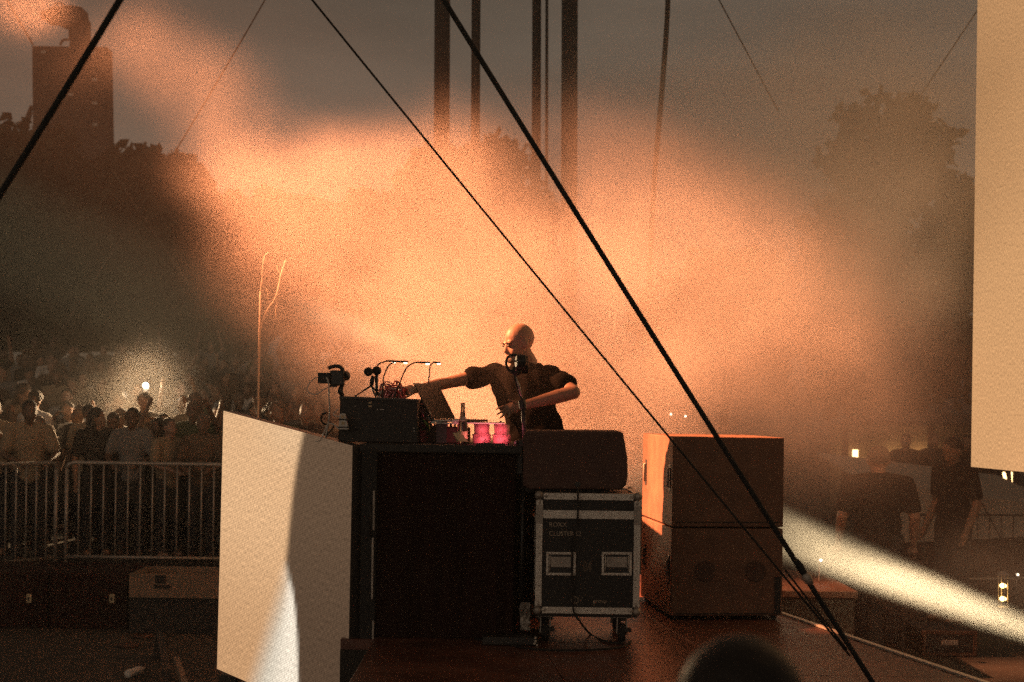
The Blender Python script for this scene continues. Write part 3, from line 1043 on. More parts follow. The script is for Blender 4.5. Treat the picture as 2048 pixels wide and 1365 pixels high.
    part("coil", MB().tube(arc_path([P(655, 826, 8.2), P(644, 830, 8.2), P(643, 842, 8.22), P(652, 850, 8.25), P(662, 846, 8.2), P(666, 856, 8.2), drop(P(648, 872, 8.3)) + V((0, 0, .003)), drop(P(700, 872, 8.35)) + V((0, 0, .003))]), .005, 6), M['rubber'], t, smooth=True)


build_gear()


def build_mic_stand():
    D = 8.0
    base = P(1046, 886, D)
    t = thing("microphone_stand", "black boom stand clamped to the booth corner holding headphones", "stand", (P(1046, 900, D).x, D, STZ + .01))
    part("tube_lower", MB().tube([P(1049, 884, D), P(1046, 806, D)], .0125, 10), M['blackpl'], t, smooth=True)
    part("clutch", MB().cone(P(1046, 818, D), P(1044, 800, D), .021, n=12), M['blackpl'], t, bevel=.003)
    part("tube_upper", MB().tube([P(1045, 803, D), P(1038, 772, D), P(1028, 748, D)], .0075, 8), M['steel'], t, smooth=True)
    part("cable", MB().tube(arc_path([P(1028, 750, D - .01), P(1034, 775, D - .014), P(1041, 795, D - .02), P(1049, 812, D - .02), P(1050, 850, D - .02), P(1053, 884, D - .02)]), .0035, 6), M['rubber'], t, smooth=True)
    cl = part("clamp", MB().box(P(1046, 889, D), (.06, .06, .05)), M['blackpl'], t, bevel=.006)
    for (px, py) in ((1033, 886), (1061, 884), (1052, 893), (1033, 895)):
        part("knob", MB().ell(P(px, py, D - .03), .014, nu=10, nv=8), M['blackpl'], cl, smooth=True)
    part("jaw", MB().bb(P(1036, 0, D).x, P(1058, 0, D).x, D - .02, D + .02, P(0, 935, D).z, P(1046, 892, D).z), M['blackpl'], t, bevel=.003)
    part("leg_tube", MB().tube([P(1047, 930, D), V((P(1046, 900, D).x, D, STZ + .01))], .012, 8), M['blackpl'], t, smooth=True)
    # headphones over the stand's end
    D = 7.99
    t = thing("headphones", "black headphones hung on the end of the microphone stand", "headphones", P(1034, 748, D))
    part("headband", MB().tube(arc_path([P(1034, 747, D), P(1022, 744, D), P(1013, 732, D), P(1014, 718, D), P(1022, 711, D), P(1036, 710, D), P(1042, 712, D + .02)], 8), .0075, 8), M['blackpl'], t, smooth=True)
    part("ear_cup", MB().cone(P(1032, 724, D - .04), P(1050, 725, D - .03), .042, .045, 18), M['blackpl'], t, bevel=.008)
    part("ear_cup", MB().cone(P(1036, 734, D + .03), P(1055, 732, D + .04), .042, .044, 18), M['blackpl'], t, bevel=.008)
    part("cushion", MB().cone(P(1050, 724, D - .02), P(1055, 725, D - .02), .037, .03, 18), M['rubber'], t, bevel=.008)
    part("yoke", MB().tube([P(1020, 713, D - .02), P(1037, 728, D - .05), P(1030, 745, D - .02)], .005, 6), M['steel'], t, smooth=True)
    part("lower_pad", MB().ell(P(1033, 742, D), (.032, .03, .028)), M['rubber'], t, smooth=True)


build_mic_stand()


# ================================================================== PEOPLE
def frame3(fwd, up=(0, 0, 1)):
    f = V(fwd).normalized()
    s = f.cross(V(up)).normalized()
    u = s.cross(f)
    return Matrix((s, f, u)).transposed()          # columns: side, forward, up


def head(mb, c, fwd, k=1.0, detail=True):
    R = frame3(fwd)
    c = V(c)

    def e(p, r):
        mb.ell(c + R @ (V(p) * k), tuple(x * k for x in r), R, 16, 12)
    e((0, -.014, .028), (.076, .096, .090))
    e((0, .022, -.030), (.064, .068, .085))
    e((0, .05, -.098), (.036, .036, .028))
    for s in (-1, 1):
        e((s * .038, .058, -.036), (.027, .026, .032))
        e((s * .078, -.008, -.012), (.012, .022, .034))
        if detail:
            e((s * .033, .083, .014), (.026, .012, .010))
    mb.limb([c + R @ (V((0, .086, .004)) * k), c + R @ (V((0, .099, -.034)) * k)], [.009 * k, .0145 * k], 8)
    e((0, .088, -.066), (.026, .013, .014))
    return R


def finger(mb, pts, r):
    mb.limb(pts, [r, r * .95, r * .88, r * .75][:len(pts)], 8)


def build_dj():
    t = thing("person", "bald performer in a dark t-shirt reaching over the booth gear", "person", (P(1068, 870, 8.85).x, 8.85, STZ))
    hc = P(1037, 686, 8.80)
    fwd = V((-.86, -.42, -.22))
    mb = MB()
    head(mb, hc, fwd)
    sR, sL = P(975, 748, 8.93), P(1106, 752, 8.80)
    eR, wR = P(896, 766, 8.80), P(838, 778, 8.62)
    eL, wL = P(1147, 785, 8.56), P(1046, 812, 8.44)
    neck = P(1056, 728, 8.85)
    hip = P(1072, 880, 8.88)
    body_f = V((-.55, -.83, 0))
    RB = frame3(body_f)
    chest = P(1046, 778, 8.86)
    belly = P(1066, 835, 8.87)
    mb.limb([hc + V((.02, .01, -.05)), neck, neck + V((0, 0, -.06))], [.056, .062, .075], 14)
    mb.ell(chest, (.165, .095, .15), RB, 18, 12)
    mb.ell(belly, (.15, .10, .16), RB, 18, 12)
    mb.ell(hip, (.155, .115, .12), RB, 18, 12)
    mb.limb([sR, eR, (eR + wR) / 2 + (eR - wR) * .15, wR], [.052, .037, .039, .027])
    mb.limb([sL, eL, (eL + wL) / 2 + (eL - wL) * .18, wL], [.044, .043, .043, .028])
    # left hand: palm, four fingers spread towards lower left, thumb up
    pL = P(1026, 815, 8.42)
    mb.limb([wL, pL], [.026, .024])
    mb.ell(P(1024, 817, 8.42), (.043, .02, .036), frame3((-.2, -1, 0)), 12, 8)
    D = 8.42
    for (k, m_, e_, r) in (((1015, 811), (1004, 814), (992, 819), .0085), ((1014, 817), (1004, 823), (993.5, 830), .0088),
                           ((1016, 822), (1008, 830), (999, 837.5), .0086), ((1022, 826), (1017, 834), (1011, 841), .0078)):
        a, b, c = P(*k, D), P(*m_, D - .015), P(*e_, D + .005)
        finger(mb, [a, b, (b + c) / 2 + V((0, -.003, 0)), c], r)
    finger(mb, [P(1033, 806, D - .01), P(1024, 802, D - .03), P(1016, 801, D - .035)], .0095)
    # right hand over the patch leads
    D = 8.58
    mb.limb([wR, P(822, 781, D)], [.027, .025])
    mb.ell(P(820, 781, D), (.042, .022, .034), frame3((-.1, -1, .2)), 12, 8)
    for (k, m_, e_, r) in (((812, 776), (803, 774), (798, 783), .0085), ((811, 780), (802, 781), (798, 790), .0088), ((812, 784), (804, 787), (801, 794), .0085), ((815, 788), (809, 791), (806, 796), .0076)):
        a, b, c = P(*k, D), P(*m_, D - .01), P(*e_, D - .005)
        finger(mb, [a, b, (b + c) / 2, c], r)
    finger(mb, [P(823, 788, D - .02), P(817, 793, D - .035), P(811, 795, D - .04)], .0095)
    # legs
    for s in (-1, 1):
        h0 = hip + RB @ V((s * .09, 0, -.05))
        k0 = h0 + V((0, -.02, -.40))
        a0 = V((h0.x + s * .03, h0.y, STZ + .09))
        mb.limb([h0, k0, a0], [.085, .058, .042])
    me = fused(mb, "dj_body", .0065, 5, .5)
    link("body", me, M['skin'], t)
    RH = frame3(fwd)
    for s in (-1, 1):
        part("eye", MB().ell(hc + RH @ V((s * .032, .0875, -.002)), (.017, .008, .008), RH, 10, 8), M['hair'], t, smooth=True)  # dark balls, shade of the eye sockets put into their colour
        part("eyebrow", MB().limb([hc + RH @ V((s * .016, .096, .014)), hc + RH @ V((s * .034, .095, .019)), hc + RH @ V((s * .052, .082, .012))], [.004, .005, .003], 6), M['hair2'], t, smooth=True)
    part("beard", MB().ell(hc + RH @ V((0, .060, -.092)), (.045, .036, .028), RH, 12, 8), M['hair2'], t, smooth=True)
    # t-shirt: lofted torso hanging loosely, with flaring sleeves
    mb = MB()
    S, F = RB @ V((1, 0, 0)), RB @ V((0, 1, 0))
    rings = [(P(1054, 727, 8.86), .082, .078), (P(1051, 733, 8.86), .125, .092), (P(1046, 741, 8.87), .19, .105), (P(1044, 757, 8.87), .215, .118),
             (P(1047, 785, 8.87), .200, .125), (P(1056, 815, 8.87), .186, .126), (P(1065, 842, 8.88), .184, .128), (P(1072, 868, 8.88), .188, .132), (P(1076, 893, 8.88), .19, .135)]
    nn = 36
    for (c, a_, b_) in rings:
        for k in range(nn):
            th = 2 * math.pi * k / nn
            ex = 2.5
            cs, sn = math.cos(th), math.sin(th)
            rr = (abs(cs) ** ex + abs(sn) ** ex) ** (-1 / ex)
            mb.v.append(c + S * (a_ * rr * cs) + F * (b_ * rr * sn))
    for q in range(len(rings) - 1):
        for k in range(nn):
            mb.f.append((q * nn + k, q * nn + (k + 1) % nn, (q + 1) * nn + (k + 1) % nn, (q + 1) * nn + k))
    mb.f.append(tuple(range(nn)))
    mb.f.append(tuple(range((len(rings) - 1) * nn, len(rings) * nn)))
    mb.limb([sR + V((.05, -.01, .0)), sR + V((0, 0, -.004)), P(970, 751, 8.9), P(947, 757, 8.88)], [.066, .062, .063, .070])
    mb.limb([sL + V((-.05, 0, .0)), sL + V((0, 0, -.004)), P(1122, 762, 8.72), P(1131, 769, 8.66)], [.068, .064, .066, .072])
    sh = fused(mb, "dj_shirt", .011, 5, .5)
    # folds: gathered towards the reaching arm and round the waist
    for v in sh.vertices:
        p = v.co
        q = (p - sR)
        n_ = v.normal
        f1 = math.sin(q.length * 62 + 5 * mnoise.noise(p * 4)) * .5 + mnoise.noise(p * 9)
        f2 = math.sin((p.z * 34 + p.x * 30) + 4 * mnoise.noise(p * 5))
        v.co += n_ * (.0105 * f1 + .006 * f2)
    link("t_shirt", sh, M['djshirt'], t)
    mb = MB()
    for s in (-1, 1):
        h0 = hip + RB @ V((s * .09, 0, -.03))
        mb.limb([h0, h0 + V((0, -.02, -.42)), V((h0.x + s * .03, h0.y, STZ + .10))], [.105, .078, .07])
        a0 = V((h0.x + s * .03, h0.y, STZ + .04))
        part("shoe", MB().ell(a0 + body_f * .06, (.05, .13, .045), RB, 12, 8), M['rubber'], t, smooth=True)
    mb.ell(hip, (.165, .125, .13), RB)
    link("trousers", fused(mb, "dj_trousers", .014, 4), M['black'], t)
    return t


build_dj()


# ---- generic people, built once per pose, facing -Y, feet at z = 0
def person_meshes(pose, key, vox=.016):
    fw = {"look_down": (0, -1, -.5), "look_left": (-.7, -.7, 0), "look_right": (.7, -.7, 0)}.get(pose, (0, -1, -.05))
    b, s, tr, h = MB(), MB(), MB(), MB()
    hc = V((0, -.02, 1.615))
    R = head(b, hc, fw, .98, False)
    b.limb([hc + V((0, .015, -.06)), (0, .0, 1.46)], [.052, .062])
    sh = [V((-.185, 0, 1.42)), V((.185, 0, 1.42))]
    if pose == "arms_up":
        arms = [[sh[0], V((-.33, -.10, 1.55)), V((-.24, -.16, 1.83))], [sh[1], V((.33, -.10, 1.55)), V((.26, -.16, 1.86))]]
    elif pose == "one_up":
        arms = [[sh[0], V((-.24, .02, 1.13)), V((-.24, -.14, .92))], [sh[1], V((.28, -.16, 1.42)), V((.17, -.34, 1.66))]]
    elif pose == "phone":
        arms = [[sh[0], V((-.26, -.10, 1.18)), V((-.09, -.34, 1.36))], [sh[1], V((.26, -.10, 1.18)), V((.09, -.34, 1.36))]]
    elif pose == "lean":
        arms = [[sh[0], V((-.27, -.08, 1.16)), V((-.14, -.34, 1.08))], [sh[1], V((.27, -.08, 1.16)), V((.14, -.34, 1.08))]]
    else:
        arms = [[sh[0], V((-.25, .03, 1.13)), V((-.26, -.08, .88))], [sh[1], V((.25, .03, 1.13)), V((.26, -.08, .88))]]
    b.ell((0, 0, 1.28), (.165, .10, .17)).ell((0, 0, 1.0), (.15, .10, .16))
    s.ell((0, 0, 1.28), (.185, .125, .20)).ell((0, 0, 1.06), (.17, .125, .20)).ell((0, 0, .93), (.175, .125, .09))
    s.limb([sh[0] + V((.02, 0, 0)), V((0, .01, 1.46)), sh[1] + V((-.02, 0, 0))], [.072, .068, .072])
    for a in arms:
        w = a[2]
        d = (w - a[1]).normalized()
        b.limb(a, [.052, .042, .029])
        b.ell(w + d * .055, (.036, .036, .05), frame3(d, (0.1, .2, 1)).to_3x3() if abs(d.z) < .95 else None, 10, 8)
        for j in range(4):
            o = V(((j - 1.5) * .018, .004 * j, 0))
            b.limb([w + d * .07 + o, w + d * (.125 + (.012, .02, .018, .0)[j]) + o * 1.15 + V((0, -.008, -.004))], [.0105, .009], 6)
        b.limb([w + d * .03, w + d * .075 + V((.036 * (-1 if w.x > 0 else 1), -.012, 0))], [.013, .010], 6)
        s.limb([a[0], a[0] + (a[1] - a[0]) * .72], [.072, .066])
    for q in (-1, 1):
        leg = [V((q * .09, 0, .93)), V((q * .105, -.02, .49)), V((q * .11, .02, .07))]
        b.limb(leg, [.08, .056, .042])
        b.ell((q * .11, -.05, .04), (.045, .12, .04))
        tr.limb([leg[0], leg[1], V((q * .11, .015, .09))], [.10, .076, .066])
    tr.ell((0, 0, .95), (.165, .118, .11))
    # hair cap
    if key == "long":
        h.ell(hc + R @ V((0, -.026, .036)), (.088, .098, .094), R)
        h.limb([hc + R @ V((0, -.06, -.0)), hc + R @ V((0, -.075, -.12)), hc + R @ V((0, -.07, -.24))], [.075, .075, .05])
        for q in (-1, 1):
            h.limb([hc + R @ V((q * .07, -.03, .0)), hc + R @ V((q * .082, -.035, -.13)), hc + R @ V((q * .08, -.02, -.24))], [.032, .034, .022])
    elif key == "curly":
        rr = random.Random(5)
        for _ in range(40):
            p = V((rr.gauss(0, 1), rr.gauss(0, 1), rr.gauss(0, 1))).normalized()
            if p.z < -.2 or (p.y > .55 and p.z < .45):
                continue
            h.ell(hc + R @ (V((0, -.02, .035)) + V((p.x * .075, p.y * .09, p.z * .085))), rr.uniform(.022, .034), None, 8, 6)
    else:
        h.ell(hc + R @ V((0, -.027, .040)), (.082, .093, .089), R)
    return dict(body=fused(b, "person_body", vox, 4), shirt=fused(s, "person_shirt", vox + .002, 4),
                trousers=fused(tr, "person_trousers", .022, 3), hair=fused(h, "person_hair", .014, 2))


PM = {}


def pmesh(pose, key):
    if (pose, key) not in PM:
        PM[(pose, key)] = person_meshes(pose, key)
    return PM[(pose, key)]


def cloth(name, c):
    return mat(name, c, .9, var=.2, scale=12, bump=.3, bscale=18, spec=.2)


TOPS = {"black": cloth("black_cotton", (.018, .016, .016)), "charcoal": cloth("charcoal_cotton", (.045, .042, .04)),
        "grey": cloth("grey_cotton", (.19, .18, .17)), "white": cloth("white_cotton", (.62, .58, .53)),
        "brown": cloth("brown_cotton", (.11, .07, .045)), "green": cloth("green_cotton", (.05, .075, .035)),
        "tan": cloth("tan_cotton", (.32, .24, .16)), "red": cloth("red_cotton", (.19, .045, .03)), "blue": cloth("blue_cotton", (.04, .055, .09))}
TROUSERS = cloth("dark_denim", (.025, .026, .03))
HAIRS = {"dark": M['hair'], "brown": M['hair2'], "grey": M['hair3']}
SKINS = [M['skin'], M['skin2'], M['skin2'], M['skin3']]


def put_person(loc, rotz, pose, key, top, hairc, skin, label, group=None, scale=1.0):
    ms = pmesh(pose, key)
    t = thing("person", label, "person", loc, group, rotz)
    t.scale = (scale, scale, scale)
    for nm, m_ in (("body", skin), ("shirt", TOPS[top]), ("trousers", TROUSERS), ("hair", HAIRS[hairc])):
        me = ms[nm]
        if not me.materials:
            me.materials.append(None)
        o = bpy.data.objects.new(nm, me)
        COL.objects.link(o)
        o.parent = t
        o.material_slots[0].link = 'OBJECT'
        o.material_slots[0].material = m_
    return t


ORD = ["first", "second", "third", "fourth", "fifth", "sixth", "seventh", "eighth", "ninth", "tenth", "eleventh", "twelfth",
       "thirteenth", "fourteenth", "fifteenth", "sixteenth", "seventeenth", "eighteenth", "nineteenth", "twentieth"]


def build_crowd():
    rnd = random.Random(21)
    rows = [(16.3, "front"), (16.95, "second"), (17.65, "third"), (18.4, "fourth"), (19.3, "fifth"), (20.3, "sixth"),
            (21.5, "seventh"), (22.9, "eighth"), (24.6, "ninth"), (26.6, "tenth"), (29.0, "eleventh"), (32.0, "last")]
    tops = ["black", "charcoal", "brown", "grey", "black", "green", "brown", "grey", "tan", "black", "charcoal", "brown", "tan", "white"]
    for r, (D, rn) in enumerate(rows):
        pxm = FPX / D
        px = -14 + rnd.uniform(-10, 10)
        i = 0
        right = 650 + (60 if r > 3 else 0)
        while px < right:
            x = P(px, 800, D).x
            y = D + rnd.uniform(-.35, .35)
            pose = rnd.choice(["stand", "stand", "look_left", "look_right", "look_down", "one_up", "phone", "stand"])
            if r == 0:
                pose = rnd.choice(["lean", "lean", "look_left", "phone", "look_right", "lean"])
            if r >= 2 and rnd.random() < .10:
                pose = "arms_up"
            key = rnd.choice(["short", "short", "short", "long", "curly"])
            top, hc = rnd.choice(tops), rnd.choice(["dark", "dark", "dark", "brown", "grey"])
            if r == 7 and i == 3 or (r == 8 and i == 1):
                top = "white"
            sc = rnd.uniform(.89, 1.07)
            what = {"lean": "leaning forward", "arms_up": "arms up", "phone": "hands raised", "one_up": "one arm raised",
                    "look_down": "looking down", "look_left": "looking left", "look_right": "looking right"}.get(pose, "facing us")
            lab = "person in %s top, %s, %s from left in the crowd's %s row" % (top, what, ORD[min(i, 19)], rn)
            ang = rnd.uniform(-.7, .7) + math.radians(14)
            put_person((x, y, ground_h(x, y)), ang, pose, key, top, hc, rnd.choice(SKINS), lab, "people in the crowd", sc)
            i += 1
            px += pxm * rnd.uniform(.40, .62)


build_crowd()

# staff behind the stage, right
st = P(1752, 1290, 12.6)
put_person((st.x, 12.6, 0.0), math.pi - .1, "stand", "short", "black", "grey", M['skin'], "crew member in a black t-shirt seen from behind beside the light beam", None, 1.03).scale = (1.26, 1.2, 1.03)
st = P(1906, 1120, 14.2)
put_person((st.x, 14.2, 0.0), math.radians(-70), "look_down", "short", "black", "dark", M['skin2'], "dark-clothed person standing sideways right of the crew member", None, 1.04).scale = (1.25, 1.2, 1.06)
# head of a spectator close to the camera
hd = P(1482, 1266, 1.72)
put_person((hd.x, 1.72, hd.z - 1.745), math.pi, "stand", "short", "black", "dark", M['skin3'], "dark rounded head of a spectator right in front of the camera", None, 1.0)
for (px, D, top, lab) in ((1812, 22.0, "black", "distant person at the lit stall left of the pale wall"), (1868, 22.5, "charcoal", "distant person in the middle before the lit stall"),
                          (1935, 21.5, "black", "distant person under the video wall corner"), (1985, 22.0, "charcoal", "distant person right of the video wall corner")):
    p = P(px, 900, D)
    put_person((p.x, D, ground_h(p.x, D)), math.radians(random.uniform(-40, 40)), "stand", random.choice(["short", "long"]), top, "dark", M['skin2'], lab, "people by the lit stall")

# ---- phone torch held up in the crowd
pt = P(292, 779, 18.85)
t = thing("phone", "phone in the crowd with its bright torch switched on", "phone", pt)
part("case", MB().box(pt, (.075, .009, .15)), M['blackpl'], t, bevel=.002)
part("torch", MB().ell(pt + V((0, -.02, .05)), (.042, .018, .042), nu=14, nv=10), emit("torch_led", (1.0, .85, .62), 400.0), t, smooth=True)  # bulb made oversized to imitate the torch's glare
pl_d = bpy.data.lights.new("phone_torch_light", 'SPOT')
pl_d.spot_size, pl_d.spot_blend = math.radians(130), .6
pl_d.energy, pl_d.color, pl_d.shadow_soft_size = 900.0, (1.0, .66, .36), .03
pl = bpy.data.objects.new("phone_torch_light", pl_d)
pl.location = pt + V((0, -.05, .05))
pl.rotation_euler = (math.radians(90), 0, math.radians(180))
COL.objects.link(pl)


# ================================================================== BARRIERS AND THE AREA BEFORE THE CROWD
def build_barrier(a, b, label, z=0.26, height=1.155):
    a, b = V((a.x, a.y, z)), V((b.x, b.y, z))
    d = (b - a)
    L = d.length
    ang = math.atan2(d.y, d.x)
    t = thing("crowd_barrier", label, "barrier", a, "steel crowd barriers", ang)

    def lp(n, mb, **k):
        return part(n, mb, M['steel'], t, smooth=True, world=False, **k)
    lp("top_rail", MB().tube([(0, 0, height - .07), (.02, 0, height - .02), (.07, 0, height), (L - .07, 0, height), (L - .02, 0, height - .02), (L, 0, height - .07)], .021, 10))
    lp("bottom_rail", MB().tube([(0, 0, .13), (L, 0, .13)], .019, 8))
    for x in (0, L):
        lp("post", MB().tube([(x, 0, .03), (x, 0, height - .06)], .021, 10))
        part("foot", MB().bb(x - .03, x + .03, -.3, .3, .002, .035), M['steel'], t, world=False)
    n = max(3, int(round(L / .131)))
    me = MB().tube([(0, 0, .135), (0, 0, height - .01)], .0105, 6).mesh("bar", True)
    me.materials.append(M['steel'])
    for i in range(1, n):
        o = link("bar", me, None, t, False)
        o.location = (L * i / n, 0, 0)


build_barrier(P(133, 1000, 15.5), P(452, 1000, 15.5), "steel crowd barrier in the middle, left of the LED panel")
build_barrier(P(-120, 1000, 14.2), P(112, 1000, 15.4), "steel crowd barrier angled towards us at the far left")
build_barrier(P(462, 1000, 15.5), P(760, 1000, 15.5), "steel crowd barrier half hidden behind the booth")

# black plinths before the barrier, each with a small pale tag
for k, (xa, xb) in enumerate(((-130, 95), (99, 255))):
    D = 13.0
    a, b = P(xa, 1146, D), P(xb, 1146, D)
    t = thing("black_riser", ("long low black riser at the bottom left corner" if k == 0 else "short low black riser left of the plywood box"), "riser", ((a.x + b.x) / 2, D, 0), "black risers in the pit")
    part("box", MB().bb(a.x, b.x, D, D + .9, .004, P(100, 1146, D).z), M['drape'], t, bevel=.01)
    c = P(58 if k == 0 else 224, 1197, D)
    part("name_tag", MB().bb(c.x - .022, c.x + .022, D - .004, D - .001, c.z - .04, c.z + .04), M['paper'], t)
    part("tag_mark", MB().bb(c.x - .012, c.x + .006, D - .006, D - .0045, c.z - .022, c.z + .01), M['black'], t)
D = 12.8
a, b = P(258, 1148, D), P(437, 1198, D)
t = thing("plywood_box", "pale plywood box with a dark catch, beside the LED panel's left edge", "box", ((a.x + b.x) / 2, D, b.z - .06))
part("front_board", MB().bb(a.x, b.x + .3, D, D + .02, b.z, a.z), M['wood'], t, bevel=.003)
part("rear_board", MB().bb(a.x, b.x + .3, D + .6, D + .62, b.z, a.z), M['wood'], t)
part("side_board", MB().bb(a.x + .001, a.x + .02, D + .021, D + .599, b.z, a.z - .001), M['wood'], t)
part("base_board", MB().bb(a.x + .001, b.x + .3, D + .03, D + .59, 0.004, a.z - .08), M['rubber'], t)
c0, c1 = P(311, 1151, D), P(332, 1166, D)
part("catch", MB().bb(c0.x, c1.x, D - .012, D - .001, c1.z, c0.z), M['rubber'], t)
c0, c1 = P(308, 1170, D), P(341, 1177, D)
part("slot", MB().bb(c0.x, c1.x, D - .006, D - .001, c1.z, c0.z), M['rubber'], t)
# small pit clutter
t = thing("aluminium_rail", "slanted aluminium profile on the ground beside the LED panel's left edge", "rail", P(340, 1330, 9.6))
A, B = P(346, 1312, 10.2), P(372, 1366, 9.0)
A.z, B.z = .22, .20
part("profile", MB().prism([A, B, B + V((.045, 0, 0)), A + V((.045, 0, 0))], (0, 0, .05)), M['wood'], t, bevel=.004)
A2, B2 = P(313, 1250, 11.6), P(340, 1366, 9.0)
A2.z, B2.z = .16, .1
part("lower_profile", MB().prism([A2, B2, B2 + V((.06, 0, 0)), A2 + V((.06, 0, 0))], (0, 0, .05)), M['wood_dark'], t, bevel=.004)
part("foot", MB().bb(A2.x, A2.x + .08, A2.y - .05, A2.y + .05, 0, .165).bb(B2.x, B2.x + .1, B2.y - .02, B2.y + .08, 0, .2), M['wood_dark'], t)
c = P(272, 1345, 10.8); c.z = .045
t = thing("plastic_bottle", "small crumpled plastic bottle lying on the dark ground", "bottle", c)
mrot = Matrix.Rotation(math.radians(65), 3, 'Z') @ Matrix.Rotation(math.radians(86), 3, 'Y')
part("shell", MB().lathe(c, [(.0, -.1), (.03, -.1), (.033, -.08), (.03, -.03), (.033, .0), (.031, .04), (.015, .075), (.012, .095), (.0, .095)], 14, mrot), M['white'], t, smooth=True)
part("cap", MB().lathe(c, [(.0, .095), (.015, .0955), (.015, .112), (.0, .112)], 12, mrot), M['rubber'], t)
for (px, py, lab) in ((287, 1203, "upper pale flat disc under the plywood box"), (288, 1213, "lower brown flat disc under the plywood box")):
    c = P(px, py, 12.6)
    t = thing("flat_disc", lab, "disc", (c.x, 12.6 - (py - 1203) * .05, .01), "discs on the ground")
    part("plate", MB().lathe((c.x, 12.6 - (py - 1203) * .05, .0), [(.0, .006), (.085, .006), (.095, .02), (.08, .03), (.0, .022)], 20), M['cup'], t, smooth=True)

# white boards behind the crowd
D = 34.5
for k, (xa, xb) in enumerate(((-30, 178), (182, 372), (640, 760))):
    a, b = P(xa, 704, D), P(xb, 704, D)
    x_mid = (a.x + b.x) / 2
    gz = ground_h(x_mid, D)
    z1 = P((xa + xb) / 2, 705, D).z
    t = thing("white_hoarding", ["white hoarding behind the crowd at the far left", "white hoarding behind the crowd above the phone torch", "short white hoarding behind the crowd beyond the camera"][k], "hoarding", (x_mid, D, gz), "white hoardings behind the crowd")
    part("board", MB().bb(a.x, b.x, D, D + .06, gz + .3, z1), M['white'], t, bevel=.01)
    for x in (a.x + .2, (a.x + b.x) / 2, b.x - .2):
        part("post", MB().bb(x - .04, x + .04, D + .061, D + .14, gz - .1, z1 - .05), M['steel'], t)

# ================================================================== TREES
def build_tree(label, px, ptop, D, halfw_px, zlow_py, seed, leafm, n=2600, name="tree", gap=.25, leaf=.2, group="trees behind the field"):
    rnd = random.Random(seed)
    base = P(px, 800, D)
    gz = ground_h(base.x, D)
    top = P(px, ptop, D).z
    low = P(px, zlow_py, D).z
    rw = halfw_px * D / FPX
    H = top - gz
    t = thing(name, label, "tree", (base.x, D, gz), group)
    b0 = V((base.x, D, gz - .1))
    tr = [b0, b0 + V((rnd.uniform(-.2, .2), 0, H * .3)), b0 + V((rnd.uniform(-.4, .4), 0, H * .6)), b0 + V((rnd.uniform(-.4, .4), 0, H * .9))]
    r0 = .05 * H * .6
    mb = MB().tube(arc_path(tr, 5), [r0 * (1 - .9 * i / 15) for i in range(16)], 8)
    limbs = []
    cc, ch = V((base.x, D, (top + low) / 2)), (top - low) / 2
    for k in range(16):
        th = rnd.uniform(0, 2 * math.pi)
        z0 = rnd.uniform(.25, .8)
        s = b0 + (tr[3] - b0) * z0
        e = cc + V((math.cos(th) * rw * rnd.uniform(.5, .85), math.sin(th) * rw * .8 * rnd.uniform(.4, .9), ch * rnd.uniform(-.5, .85)))
        m_ = (s + e) / 2 + V((0, 0, .3))
        mb.tube(arc_path([s, m_, e], 4), [r0 * .35 * (1 - .085 * i) for i in range(9)], 5)
        limbs.append((s, m_, e))
    part("trunk", mb, M['bark'], t, smooth=True)
    # crown: leaf clumps around limb ends and over the hull
    clumps = []
    for (s, m_, e) in limbs:
        clumps.append((e, rw * rnd.uniform(.22, .4)))
        clumps.append(((m_ + e) / 2, rw * rnd.uniform(.2, .34)))
    for k in range(26):
        u = rnd.uniform(-1, 1)
        th = rnd.uniform(0, 2 * math.pi)
        rr = math.sqrt(max(0, 1 - u * u)) * rnd.uniform(.55, .95)
        clumps.append((cc + V((math.cos(th) * rw * rr, math.sin(th) * rw * .8 * rr, ch * u * .92)), rw * rnd.uniform(.14, .3)))
    vs_, fs = [], []
    for _ in range(n):
        c, r = rnd.choice(clumps)
        d = V((rnd.gauss(0, 1), rnd.gauss(0, 1), rnd.gauss(0, .8)))
        p = c + d.normalized() * r * (rnd.random() ** .45)
        if p.z > top + .15:
            p.z = top - rnd.random() * .5
        s = leaf * rnd.uniform(.5, 1.3)
        q = Quaternion((rnd.gauss(0, 1), rnd.gauss(0, 1), rnd.gauss(0, 1), rnd.gauss(0, 1))).normalized()
        o = len(vs_)
        for (a, b) in ((-.55, 0), (-.1, -.36), (.6, 0), (0, .34)):
            vs_.append(p + q @ V((a * s * 1.5, b * s * 1.5, 0)))
        fs.append((o, o + 1, o + 2, o + 3))
    me = bpy.data.meshes.new("crown")
    me.from_pydata([tuple(v) for v in vs_], [], fs)
    link("crown", me, leafm, t)
    return t


TREES = [("dark tree at the far left edge behind the speaker tower", -40, 255, 44, 190, 640, 1, 'leaf', 5200),
         ("dark round tree to the right of the speaker tower", 285, 298, 46, 170, 700, 2, 'leaf', 6500),
         ("dark bushy tree under the speaker tower", 110, 340, 47, 150, 720, 3, 'leaf', 5500),
         ("low dark tree behind the left of the crowd", 170, 470, 43, 190, 740, 4, 'leaf', 4500),
         ("tree left of centre just below the bright smoke", 510, 388, 46, 160, 720, 5, 'leaf', 6000),
         ("tree in the smoke above the bare sapling", 690, 392, 48, 160, 740, 6, 'leaf2', 5500),
         ("tall tree behind the steel masts", 960, 288, 50, 170, 780, 7, 'leaf2', 6500),
         ("low tree behind the booth, left of the masts", 840, 350, 52, 110, 780, 8, 'leaf', 3500),
         ("broad tree with ragged top left of the video wall", 1790, 202, 34, 215, 700, 9, 'leaf2', 3600),
         ("lower dark tree under the ragged tree at the right", 1770, 470, 38, 200, 880, 10, 'leaf', 5500),
         ("hazy tree right of centre behind the subwoofers", 1450, 520, 55, 190, 820, 11, 'leaf2', 4000)]
